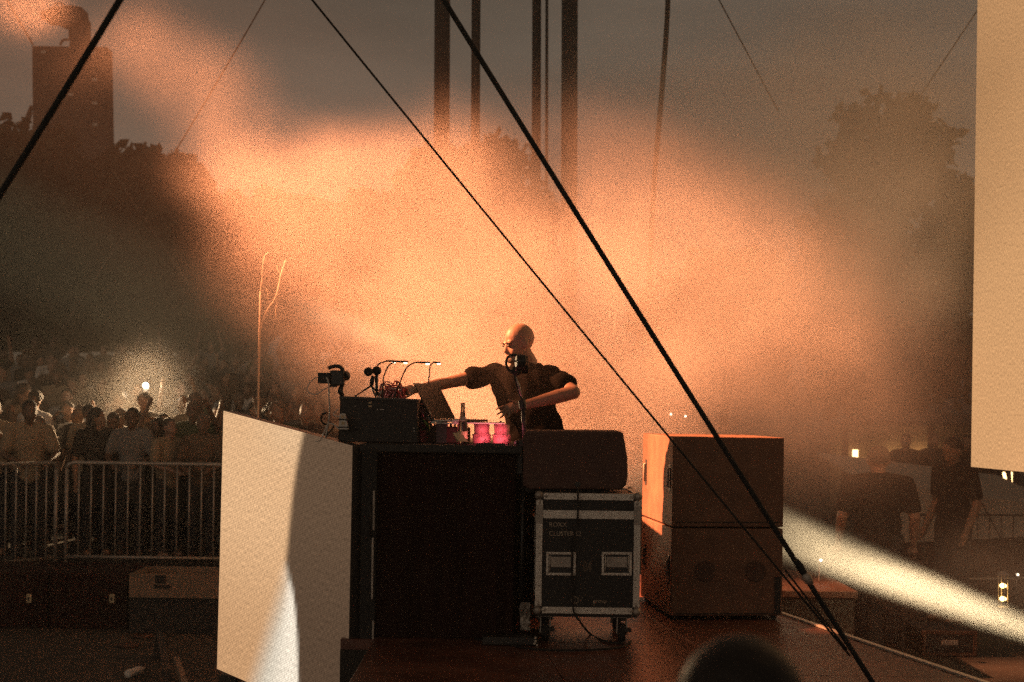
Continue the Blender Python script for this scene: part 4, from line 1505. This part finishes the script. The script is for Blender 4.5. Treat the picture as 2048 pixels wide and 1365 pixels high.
TREES += [("dark domed tree right beside the speaker tower's lower corner", 300, 306, 43, 125, 600, 33, 'leaf', 8000),
          ("dense dark tree between the speaker tower and the crowd", 60, 420, 41, 210, 760, 21, 'leaf', 8000),
          ("dense dark tree above the phone torch", 330, 430, 42, 200, 760, 22, 'leaf', 8000)]
for (lab, px, pt_, D, hw, lo, sd, lm, n) in TREES:
    build_tree(lab, px, pt_, D, hw, lo, sd, M[lm], int(n * (2.2 if D > 40 else 1.3)), leaf=.27 if D > 40 else .24)

# bare sapling between the crowd and the booth
D = 11.2
b0 = P(514, 860, D)
t = thing("bare_sapling", "thin bare sapling tied to a pole at the edge of the crowd", "sapling", (b0.x, D, 0))
part("pole", MB().tube([V((b0.x, D, 0)), P(516, 790, D), P(521, 583, D)], [.013, .010, .008], 8), M['pole'], t, smooth=True)
for nm, pts, r in (("twig", [(519, 705), (521, 660), (532, 625), (549, 600), (557, 575), (562, 550), (572, 520)], .008),
                   ("twig", [(524, 556), (526, 530), (530, 512), (537, 505)], .006),
                   ("twig", [(557, 575), (555, 600), (552, 618), (551, 634)], .006),
                   ("twig", [(562, 550), (556, 540), (554, 532)], .005), ("twig", [(536, 608), (536, 590), (534, 577)], .005),
                   ("twig", [(521, 583), (523, 570), (524, 556)], .006)):
    part(nm, MB().tube(arc_path([P(*p, D) for p in pts], 5), r * .85, 6), M['pole'], t, smooth=True)

# ================================================================== MASTS, POLES, TOWER
D = 26.0
for (x0, x1, lean, lab) in ((866, 905, -3, "thick dark steel mast at the left of the group"), (944, 962, -3, "thin dark steel mast second from the left"),
                            (1065, 1083, -2, "medium dark steel mast third from the left"), (1091, 1097, -1, "thinnest dark steel rod of the masts"), (1121, 1159, -2, "thick dark steel mast at the right of the group")):
    wtop = (x1 - x0) * D / FPX
    top = P((x0 + x1) / 2, -160, D)
    mid = P((x0 + x1) / 2 + lean, 420, D)
    gz = 0.0
    dirv = (mid - top)
    foot = top + dirv * ((top.z - ground_h(mid.x, D)) / (top.z - mid.z))
    t = thing("steel_mast", lab, "mast", foot, "tall dark steel masts")
    part("shaft", MB().tube([foot, top], wtop / 2, 4 if wtop > .2 else 10), M['corten'], t, smooth=wtop < .2)
    part("foot_plate", MB().box(foot + V((0, 0, .02)), (wtop * 2 + .1, wtop * 2 + .1, .04)), M['corten'], t)
t = thing("hanging_strap", "thin dark strap curving down into the smoke right of the masts", "strap", P(1296, 620, 20.0))
part("strap", MB().tube(arc_path([P(1340, -120, 20.0), P(1334, 40, 20.0), P(1324, 180, 20.0), P(1311, 330, 20.0), P(1302, 480, 20.0), P(1296, 620, 20.0)], 6), .038, 8), M['corten'], t, smooth=True)
part("weight", MB().tube([P(1296, 620, 20.0), P(1295, 680, 20.0)], [.06, .09], 10), M['corten'], t, smooth=True)
D = 15.0
for (px, pyt, lab, r) in ((929, 390, "tall thin pale pole standing in the smoke left of the performer", .021), (1089, 396, "thin pale pole in the smoke right of the performer's head", .012), (787, 625, "faint thin pole above the gooseneck lamps", .012)):
    top = P(px, pyt, D)
    bot = P(px - 4, 900, D)
    t = thing("thin_pole", lab, "pole", (bot.x, D, 0.0), "thin poles in the smoke")
    part("tube", MB().tube([V((bot.x, D, 0)), top], r, 8), M['pole'], t, smooth=True)
    part("foot", MB().cone((bot.x, D, 0.0), (bot.x, D, .03), .15, .14, 14), M['steel'], t)

D = 50.0
a, b = P(63, 92, D), P(217, 326, D)
t = thing("speaker_tower", "tall dark speaker tower at the upper left", "tower", (P(95, 700, D).x, D, ground_h(-16, D)))
part("speaker_box", MB().prism([P(64, 92, D), P(214, 94, D), P(218, 326, D), P(66, 324, D)], (0, .7, 0)), M['corten'], t, bevel=.02)
for (px, py) in ((88, 105), (190, 160), (190, 207), (191, 250), (142, 190), (186, 106)):
    c = P(px, py, D)
    part("rigging_point", MB().bb(c.x - .09, c.x + .09, D - .04, D - .008, c.z - .05, c.z + .05), M['steel'], t)
for z in (150, 208, 267):
    c0, c1 = P(66, z, D), P(214, z + 2, D)
    part("seam", MB().bb(c0.x + .01, c1.x - .01, D - .012, D - .002, c0.z - .03, c0.z + .01), M['rubber'], t)
for px in (75, 125):
    p = P(px, 320, D)
    part("leg", MB().bb(p.x - .18, p.x + .18, D + .2, D + .56, ground_h(p.x, D) - .05, p.z), M['corten'], t)
part("brace", MB().tube([P(64, 212, D), P(34, 285, D + .2), P(20, 330, D + .3)], .075, 6), M['corten'], t)
part("brace", MB().tube([P(62, 225, D), P(46, 285, D + .2), P(40, 330, D + .3)], .06, 6), M['corten'], t)
t = thing("moving_head_light", "moving head stage light on top of the speaker tower", "stage light", P(155, 92, D + .4))
D_ = D + .4
part("base", MB().prism([P(138, 92, D_), P(181, 92, D_), P(180, 78, D_), P(140, 78, D_)], (0, .7, 0)), M['corten'], t, bevel=.02)
part("yoke", MB().prism([P(137, 80, D_), P(178, 80, D_), P(178, 42, D_), P(160, 36, D_), P(136, 50, D_)], (0, .25, 0)), M['corten'], t, bevel=.02)
part("head", MB().prism([P(87, 22, D_ - .2), P(103, 14, D_ - .2), P(140, 10, D_ - .2), P(163, 14, D_ - .2), P(166, 38, D_ - .2), P(150, 48, D_ - .2), P(120, 48, D_ - .2), P(104, 40, D_ - .2), P(88, 40, D_ - .2)], (0, .8, 0)), M['corten'], t, bevel=.03)
part("lens", MB().cone(P(89, 31, D_ + .08), P(84, 31, D_ + .08), .17, n=16), M['blackpl'], t)
part("handle", MB().tube(arc_path([P(108, 14, D_), P(112, 8, D_), P(124, 8, D_), P(128, 12, D_)]), .035, 6), M['corten'], t, smooth=True)
part("carry_loop", MB().tube(arc_path([P(120, 91, D_), P(126, 81, D_), P(137, 80, D_)]), .045, 6), M['corten'], t, smooth=True)

# off-frame follow spot that throws the amber beam, on its own mast
dv = (SPOT_TO - SPOT_AT).normalized()
t = thing("amber_stage_light", "amber stage light high at the left that lights the smoke", "stage light", (SPOT_AT.x, SPOT_AT.y, 0))
part("mast", MB().tube([(SPOT_AT.x, SPOT_AT.y + .5, 0), (SPOT_AT.x, SPOT_AT.y + .5, SPOT_AT.z + .4)], .08, 10), M['corten'], t, smooth=True)
part("housing", MB().cone(SPOT_AT - dv * .55, SPOT_AT - dv * .14, .2, .24, 18), M['blackpl'], t)
part("bracket", MB().tube([SPOT_AT - dv * .35, (SPOT_AT.x, SPOT_AT.y + .5, SPOT_AT.z + .2)], .03, 6), M['steel'], t)
dv = (BEAM_TO - BEAM_AT).normalized()
t = thing("beam_light", "white floor beam light off to the right of the stage", "stage light", (BEAM_AT.x, BEAM_AT.y, 0))
part("housing", MB().cone(BEAM_AT - dv * .4, BEAM_AT - dv * .07, .12, .14, 18), M['blackpl'], t)
part("base", MB().bb(BEAM_AT.x + .02, BEAM_AT.x + .4, BEAM_AT.y - .15, BEAM_AT.y + .15, 0, max(.02, BEAM_AT.z - .16)), M['blackpl'], t)


dv = (WASH_TO - WASH_AT).normalized()
t = thing("added_wash_lamp", "unseen wash light added to brighten the smoke, off to the right", "stage light", (WASH_AT.x, WASH_AT.y, 0))
part("housing", MB().cone(WASH_AT - dv * .3, WASH_AT - dv * .13, .12, .16, 18), M['blackpl'], t)  # body for the added, unseen wash lamp
part("base", MB().bb(WASH_AT.x + .05, WASH_AT.x + .35, WASH_AT.y - .15, WASH_AT.y + .15, 0, .12), M['blackpl'], t)


# ================================================================== GUY ROPES
def rope(label, a, b, r, sag=0.0, m=None, name="guy_rope", knots=()):
    t = thing(name, label, "rope", b)
    n = 24
    path = []
    for i in range(n + 1):
        s = i / n
        p = a + (b - a) * s
        p.z -= sag * 4 * s * (1 - s)
        path.append(p)
    part("line", MB().tube(path, r, 8), m or M['rope'], t, smooth=True)
    for (s, rr, l) in knots:
        p = a + (b - a) * s
        dd = (b - a).normalized()
        part("shackle", MB().tube([p - dd * l, p - dd * l * .4, p + dd * l * .4, p + dd * l], [r, rr, rr * .8, r], 8), M['steel'] if rr > r * 1.7 else M['rope'], t, smooth=True)
    return t


rope("thick black guy rope crossing the middle of the view diagonally", P(872, -25, 6.2), P(1762, 1392, 6.2), .0125, .012, knots=((.822, .019, .05), (.835, .025, .03)))
rope("thin black guy rope running left of the thick diagonal one", P(600, -30, 6.3), P(1700, 1312, 6.22), .0052, .01)
rope("short thin strap tail joining the two ropes near the stage edge", P(1570, 1140, 6.24), P(1694, 1300, 6.21), .0045, .0)
rope("thick black guy rope across the upper left corner", P(252, -20, 4.6), P(-25, 430, 4.6), .011, .004)
rope("thin wire from the top down to the trees at the left", P(537, -12, 22), P(110, 680, 20), .010, .1, M['corten'])
rope("thin wire slanting right in front of the left trees", P(225, 340, 23), P(470, 700, 22), .006, .03, M['wood'])
rope("short wire at the speaker tower's upper left corner", P(5, -15, 49), P(66, 90, 49), .03, .0, M['corten'])
rope("thin wire at the upper right fading into the smoke", P(1430, -15, 18), P(1556, 222, 18), .008, .0, M['corten'])
rope("thin wire running from the video wall down to the ragged tree", P(1966, 4, 20), P(1836, 200, 20), .009, .0, M['corten'])


# ================================================================== RIGHT BACKGROUND
D = 16.6
t = thing("pale_wall", "low pale canvas-covered wall behind the crew member", "wall", (P(1890, 1000, D).x, D, 0))
top = [P(1726, 962, D), P(2130, 1016, D - 1.0)]
bot = [P(1726, 1090, D), P(2130, 1070, D - 1.0)]
part("canvas_front", MB().prism([bot[0], bot[1], top[1], top[0]], (0, .05, 0)), M['canvas'], t)
part("canvas_top", MB().prism([top[0], top[1], top[1] + V((-.2, 1.6, .28)), top[0] + V((-.2, 1.6, .28))], (0, 0, -.03)), M['canvas'], t)
part("skirt", MB().prism([V((bot[0].x, D + .02, 0)), V((bot[1].x, D - .98, 0)), bot[1] + V((0, .02, -.003)), bot[0] + V((0, .02, -.003))], (0, .04, 0)), M['drape'], t)
D = 15.3
t = thing("black_railing", "thin black railing in front of the pale wall", "railing", (P(1940, 1085, D).x, D, 0))
part("top_rail", MB().tube([P(1834, 1030, D), P(2080, 1031, D)], .011, 6), M['blackpl'], t, smooth=True)
for px in (1849, 1888, 1926, 1956, 1979, 2003, 2027, 2055):
    p = P(px, 1031, D)
    part("post", MB().tube([p, V((p.x, D, 0))], .006, 6), M['blackpl'], t, smooth=True)
part("low_rail", MB().tube([P(1846, 1160, D), P(2080, 1156, D)], .014, 6), M['pole'], t, smooth=True)
rope("thin dark strap leaning in front of the pale wall", P(1956, 992, 14.6), P(2002, 1078, 14.6), .007, 0, M['rope'])
# upright lamp
D = 13.4
p0, p1 = P(2006, 1216, D), P(2006, 1150, D)
t = thing("glass_lantern", "tall glass lantern with two lit bulbs at the right edge", "lantern", V((p0.x, D, 0)))
part("stem", MB().tube([V((p0.x, D, 0)), p0], .02, 8), M['steel'], t, smooth=True)
part("cap", MB().cone(p1, p1 + V((0, 0, .03)), .055, .03, 14), M['steel'], t)
part("base", MB().cone(p0 - V((0, 0, .02)), p0 + V((0, 0, .01)), .06, n=14), M['steel'], t)
for dx, dy in ((-.045, 0), (.045, 0), (0, .045), (0, -.045)):
    part("rod", MB().tube([p0 + V((dx, dy, 0)), p1 + V((dx, dy, 0))], .005, 6), M['pole'], t, smooth=True)
bulb = emit("lantern_bulb", (1.0, .62, .22), 14.0)
for py in (1172, 1198):
    part("bulb", MB().ell(P(2006, py, D), (.032, .032, .022), nu=12, nv=8), bulb, t, smooth=True)
# case on the ground
D = 12.2
a, b = P(1846, 1262, D), P(1954, 1322, D)
t = thing("road_case", "dark road case with pale edges on the ground behind the stage", "case", ((a.x + b.x) / 2, D + .3, 0))
part("body", MB().bb(a.x + .01, b.x - .01, D + .01, D + .6, .01, a.z - .01), M['black'], t)
for (xa, xb, za, zb_) in ((a.x, a.x + .03, .03, a.z - .03), (b.x - .03, b.x, .03, a.z - .03), (a.x, b.x, a.z - .03, a.z), (a.x, b.x, 0.004, .03)):
    part("edge_strip", MB().bb(xa, xb, D, D + .03, za, zb_), M['cup'], t, bevel=.003)
part("handle", MB().bb((a.x + b.x) / 2 - .07, (a.x + b.x) / 2 + .07, D - .004, D + .009, a.z * .45, a.z * .65), M['steel'], t, bevel=.003)
# low dark platform behind the stage
D = 11.2
a, b = P(1500, 1180, D), P(1716, 1184, D)
t = thing("low_platform", "low brown platform behind the stage next to the subwoofers", "platform", ((a.x + b.x) / 2, D, 0))
part("deck", MB().bb(a.x, b.x, D, D + 1.4, a.z - .06, a.z), M['cup'], t, bevel=.008)
part("skirt", MB().bb(a.x + .02, b.x - .02, D + .02, D + 1.38, .005, a.z - .061), M['wood_dark'], t)
# lit stall far right
D = 26.0
a, b = P(1700, 895, D), P(2060, 1010, D)
t = thing("lit_stall", "far lit stall opening behind the people at the right", "stall", ((a.x + b.x) / 2, D, ground_h(a.x, D)))
gz = ground_h((a.x + b.x) / 2, D)
part("roof", MB().prism([P(1690, 846, D - .3), P(2075, 858, D - .3), P(2060, 838, D + .8), P(1710, 826, D + .8)], (0, 0, .06)), M['wood_dark'], t)
part("counter", MB().bb(a.x, b.x, D, D + .5, gz, P(0, 975, D).z), M['wood_dark'], t)
part("back_wall", MB().bb(a.x, b.x, D + 1.6, D + 1.66, gz, a.z + .4), M['wood'], t)
lit = emit("stall_light", (1.0, .62, .26), 5.0)
for (xa, xb, ya, yb) in ((1822, 1850, 906, 958), (1783, 1797, 903, 925), (1848, 1862, 903, 915), (1952, 1968, 940, 970), (2004, 2034, 944, 985), (1706, 1716, 900, 925), (1776, 1780, 905, 950)):
    c0, c1 = P(xa, ya, D + 1.4), P(xb, yb, D + 1.4)
    part("light_panel", MB().bb(c0.x, c1.x, D + 1.4, D + 1.44, c1.z, c0.z), lit, t)
for x in (a.x + .05, (a.x + b.x) / 2, b.x - .05):
    part("post", MB().bb(x - .05, x + .05, D + .55, D + .65, gz, a.z + .5), M['wood_dark'], t)
# small work lights
for (px, py, D, lab, st_) in ((1342, 829, 12.5, "tiny bright work light above the subwoofers", 60.0), (1371, 833, 12.5, "tiny dim work light right of the bright one", 12.0), (1642, 1121, 11.8, "tiny bright work light behind the thick rope", 40.0), (2036, 1150, 14.0, "tiny bright work light at the right edge above the lantern", 40.0)):
    p = P(px, py, D)
    t = thing("work_light", lab, "light", (p.x, D, 0), "tiny work lights")
    part("bulb", MB().ell(p, .009, nu=10, nv=8), emit("work_bulb", (1.0, .8, .55), st_), t, smooth=True)
    part("clip", MB().cone(p + V((0, .012, 0)), p + V((0, .07, 0)), .02, .015, 10), M['blackpl'], t)
    part("stick", MB().tube([p + V((0, .05, 0)), V((p.x, D + .05, 0))], .008, 6), M['blackpl'], t, smooth=True)

# ================================================================== CABLES AND BITS ON THE STAGE
def floor_pt(px, py):
    """point on the stage deck seen at a pixel"""
    lo, hi = 4.0, 14.0
    for _ in range(40):
        m_ = (lo + hi) / 2
        if P(px, py, m_).z > STZ:
            lo = m_
        else:
            hi = m_
    p = P(px, py, lo)
    p.z = STZ + .006
    return p


t = thing("speaker_cable", "black speaker cable hanging from the monitor down to the stage floor", "cable", floor_pt(1246, 1292))
D = 7.78
part("cable", MB().tube(arc_path([P(1155, 972, D), P(1156, 990, D - .01), P(1155, 1038, D - .008), P(1147, 1080, D - .01), P(1144, 1120, D - .01), P(1146, 1210, D - .012), P(1150, 1228, D - .02), P(1157, 1240, D - .01), floor_pt(1180, 1270), floor_pt(1205, 1283), floor_pt(1246, 1290)], 8), .0055, 6), M['rubber'], t, smooth=True)
t = thing("floor_cable", "black cable lying in a long curve on the stage before the flight case", "cable", floor_pt(1100, 1302))
part("cable", MB().tube(arc_path([floor_pt(x, y) for x, y in ((950, 1280), (1010, 1290), (1060, 1300), (1130, 1303), (1200, 1301), (1245, 1296), (1262, 1285))], 8), .006, 6), M['rubber'], t, smooth=True)
t = thing("distribution_box", "small black box with shiny plugs on the floor at the booth's foot", "box", floor_pt(1030, 1290))
c = floor_pt(1020, 1292)
part("shell", MB().box(c + V((0, .06, .018)), (.30, .12, .044)), M['blackpl'], t, bevel=.006)
for (px, py) in ((1071, 1276), (1071, 1283), (1069, 1288), (1074, 1291)):
    p = P(px, py, c.y - .0)
    part("plug", MB().ell(V((p.x, c.y - .004, p.z)), .007, nu=8, nv=6), M['alu'], t, smooth=True)
t = thing("clear_wrap", "crumpled clear plastic wrap at the lower corner of the booth", "wrap", floor_pt(1050, 1265))
rnd = random.Random(2)
mb = MB()
D = 7.86
grid = []
for j in range(9):
    for i in range(5):
        q = P(1040 + i * 5 + rnd.uniform(-2, 2), 1205 + j * 7, D + rnd.uniform(-.04, .04))
        q.z = max(q.z, STZ + .004)
        mb.v.append(q)
for j in range(8):
    for i in range(4):
        k = j * 5 + i
        mb.f.append((k, k + 1, k + 6, k + 5))
part("film", mb, mat("plastic_film", (.5, .45, .4), .12, var=.3, spec=.9), t)

# red / magenta desk light strip that colours the pots
p = P(985, 852, 7.96)
t = thing("led_strip", "small red LED strip lamp on the booth edge in front of the pots", "lamp", drop(P(985, 884, 7.93)))
q = drop(P(985, 890, 7.92))
part("profile", MB().bb(q.x - .09, q.x + .07, 7.905, 7.925, DESKZ + .0005, DESKZ + .012), M['blackpl'], t)
part("diode_row", MB().bb(q.x - .085, q.x + .065, 7.9255, 7.929, DESKZ + .002, DESKZ + .011), emit("red_diodes", (1.0, .05, .09), 6.0), t)
rl = bpy.data.lights.new("red_strip_light", 'AREA')
rl.shape, rl.size, rl.size_y, rl.energy, rl.color = 'RECTANGLE', .15, .012, .85, (1.0, .22, .26)
ro = bpy.data.objects.new("red_strip_light", rl)
ro.location = (q.x, 7.932, DESKZ + .012)
ro.rotation_euler = (math.radians(100), 0, 0)
COL.objects.link(ro)

# ================================================================== AIR: even haze and drifting stage smoke
def haze():
    o = part("haze", MB().bb(-70, 70, -6, 78, -1.2, 24.0), None)
    m = bpy.data.materials.new("haze_air")
    m.use_nodes = True
    n, l = m.node_tree.nodes, m.node_tree.links
    n.clear()
    out = n.new("ShaderNodeOutputMaterial")
    pv = n.new("ShaderNodeVolumePrincipled")
    pv.inputs["Color"].default_value = (.92, .86, .78, 1)
    pv.inputs["Density"].default_value = HAZE_D
    pv.inputs["Anisotropy"].default_value = .35
    l.new(pv.outputs[0], out.inputs["Volume"])
    m.cycles.volume_sampling = 'EQUIANGULAR'
    o.data.materials.append(m)
    tag(o, kind="stuff")


HAZE_D = 0.0032
haze()

# smoke puffs: centre pixel, depth, radii in metres, peak density (1/m)
PUFFS = [
    (1000, 640, 10.6, 2.0, 1.6, 1.4, .38),
    (1140, 790, 10.5, 1.7, 1.35, 1.0, .64),
    (1270, 830, 10.3, 1.0, 1.0, .75, .35),
    (1060, 740, 8.7, .8, .65, .55, .08),
    (780, 480, 10.3, 1.5, 1.4, 1.0, .34),
    (510, 330, 10.0, .80, 1.1, .44, .13),
    (680, 335, 10.0, .95, 1.1, .36, .13),
    (430, 200, 10.0, .75, 1.0, .38, .06),
    (290, 120, 10.0, .7, 1.0, .34, .05),
    (-10, -5, 10.0, .42, .8, .28, .30),
    (1400, 620, 10.6, 2.5, 1.7, 2.0, .105),
    (1540, 740, 10.9, 1.4, 1.4, 1.3, .12),
    (1470, 370, 10.8, 2.2, 1.7, 1.7, .18),
    (1740, 330, 11.6, 1.9, 1.9, 2.1, .42),
    (1060, 500, 13.0, 2.4, 1.8, 1.2, .42),
    (1830, 500, 15.5, 2.0, 2.2, 2.4, .22),
    (1830, 1160, 10.8, 1.9, 1.0, .85, .03),
    (292, 777, 18.6, 1.0, .8, 1.0, .17),  # smoke added round the phone torch to imitate its glare
]


SM0, SM1 = V((-8.2, 8.0, 0.2)), V((4.4, 19.6, 8.0))
SMOKE_VOX = .15


def smoke():
    """drifting smoke as one fog volume: puffs broken up by noise, sampled on a voxel grid"""
    m = bpy.data.materials.new("stage_smoke")
    m.use_nodes = True
    n, l = m.node_tree.nodes, m.node_tree.links
    n.clear()
    out = n.new("ShaderNodeOutputMaterial")
    pv = n.new("ShaderNodeVolumePrincipled")
    pv.inputs["Color"].default_value = (.93, .86, .78, 1)
    pv.inputs["Anisotropy"].default_value = 0.0
    pv.inputs["Density"].default_value = 1.5
    l.new(pv.outputs[0], out.inputs["Volume"])
    m.cycles.volume_sampling = 'EQUIANGULAR'
    o = part("smoke", MB().bb(SM0.x, SM1.x, SM0.y, SM1.y, SM0.z, SM1.z), m)
    tag(o, kind="stuff")
    ng = bpy.data.node_groups.new("smoke_field", 'GeometryNodeTree')
    ng.interface.new_socket("Geometry", in_out='INPUT', socket_type='NodeSocketGeometry')
    ng.interface.new_socket("Geometry", in_out='OUTPUT', socket_type='NodeSocketGeometry')
    n, l = ng.nodes, ng.links
    gout = n.new("NodeGroupOutput")
    n.new("NodeGroupInput")
    geo = n.new("GeometryNodeInputPosition")
    nzw = n.new("ShaderNodeTexNoise"); nzw.inputs["Scale"].default_value = .55; nzw.inputs["Detail"].default_value = 2
    l.new(geo.outputs["Position"], nzw.inputs["Vector"])
    sub = n.new("ShaderNodeVectorMath"); sub.operation = 'SUBTRACT'; sub.inputs[1].default_value = (.5, .5, .5)
    l.new(nzw.outputs["Color"], sub.inputs[0])
    sca = n.new("ShaderNodeVectorMath"); sca.operation = 'SCALE'; sca.inputs["Scale"].default_value = 1.6
    l.new(sub.outputs[0], sca.inputs[0])
    pos = n.new("ShaderNodeVectorMath"); pos.operation = 'ADD'
    l.new(geo.outputs["Position"], pos.inputs[0]); l.new(sca.outputs[0], pos.inputs[1])
    total = None
    for (px, py, D, rx, ry, rz, dens) in PUFFS:
        c = P(px, py, D)
        d = n.new("ShaderNodeVectorMath"); d.operation = 'SUBTRACT'; d.inputs[1].default_value = c
        l.new(pos.outputs[0], d.inputs[0])
        q = n.new("ShaderNodeVectorMath"); q.operation = 'DIVIDE'; q.inputs[1].default_value = (rx, ry, rz)
        l.new(d.outputs[0], q.inputs[0])
        ln = n.new("ShaderNodeVectorMath"); ln.operation = 'LENGTH'
        l.new(q.outputs[0], ln.inputs[0])
        mr = n.new("ShaderNodeMapRange"); mr.interpolation_type = 'SMOOTHSTEP'
        mr.inputs["From Min"].default_value, mr.inputs["From Max"].default_value = 1.0, .05
        mr.inputs["To Min"].default_value, mr.inputs["To Max"].default_value = 0.0, dens
        l.new(ln.outputs["Value"], mr.inputs["Value"])
        if total is None:
            total = mr.outputs[0]
        else:
            a = n.new("ShaderNodeMath"); a.operation = 'ADD'
            l.new(total, a.inputs[0]); l.new(mr.outputs[0], a.inputs[1]); total = a.outputs[0]
    nz = n.new("ShaderNodeTexNoise"); nz.inputs["Scale"].default_value = 1.25; nz.inputs["Detail"].default_value = 6; nz.inputs["Roughness"].default_value = .62
    l.new(pos.outputs[0], nz.inputs["Vector"])
    mr = n.new("ShaderNodeMapRange")
    mr.inputs["From Min"].default_value, mr.inputs["From Max"].default_value = .34, .68
    mr.inputs["To Min"].default_value, mr.inputs["To Max"].default_value = .12, 1.7
    l.new(nz.outputs["Fac"], mr.inputs["Value"])
    mu = n.new("ShaderNodeMath"); mu.operation = 'MULTIPLY'
    l.new(total, mu.inputs[0]); l.new(mr.outputs[0], mu.inputs[1])
    vc = n.new("GeometryNodeVolumeCube")
    vc.inputs["Min"].default_value, vc.inputs["Max"].default_value = SM0, SM1
    for k, ax in enumerate("XYZ"):
        vc.inputs["Resolution " + ax].default_value = int((SM1 - SM0)[k] / SMOKE_VOX)
    l.new(mu.outputs[0], vc.inputs["Density"])
    sm = n.new("GeometryNodeSetMaterial"); sm.inputs["Material"].default_value = m
    l.new(vc.outputs["Volume"], sm.inputs["Geometry"])
    l.new(sm.outputs["Geometry"], gout.inputs["Geometry"])
    md = o.modifiers.new("smoke_field", 'NODES')
    md.node_group = ng


smoke()
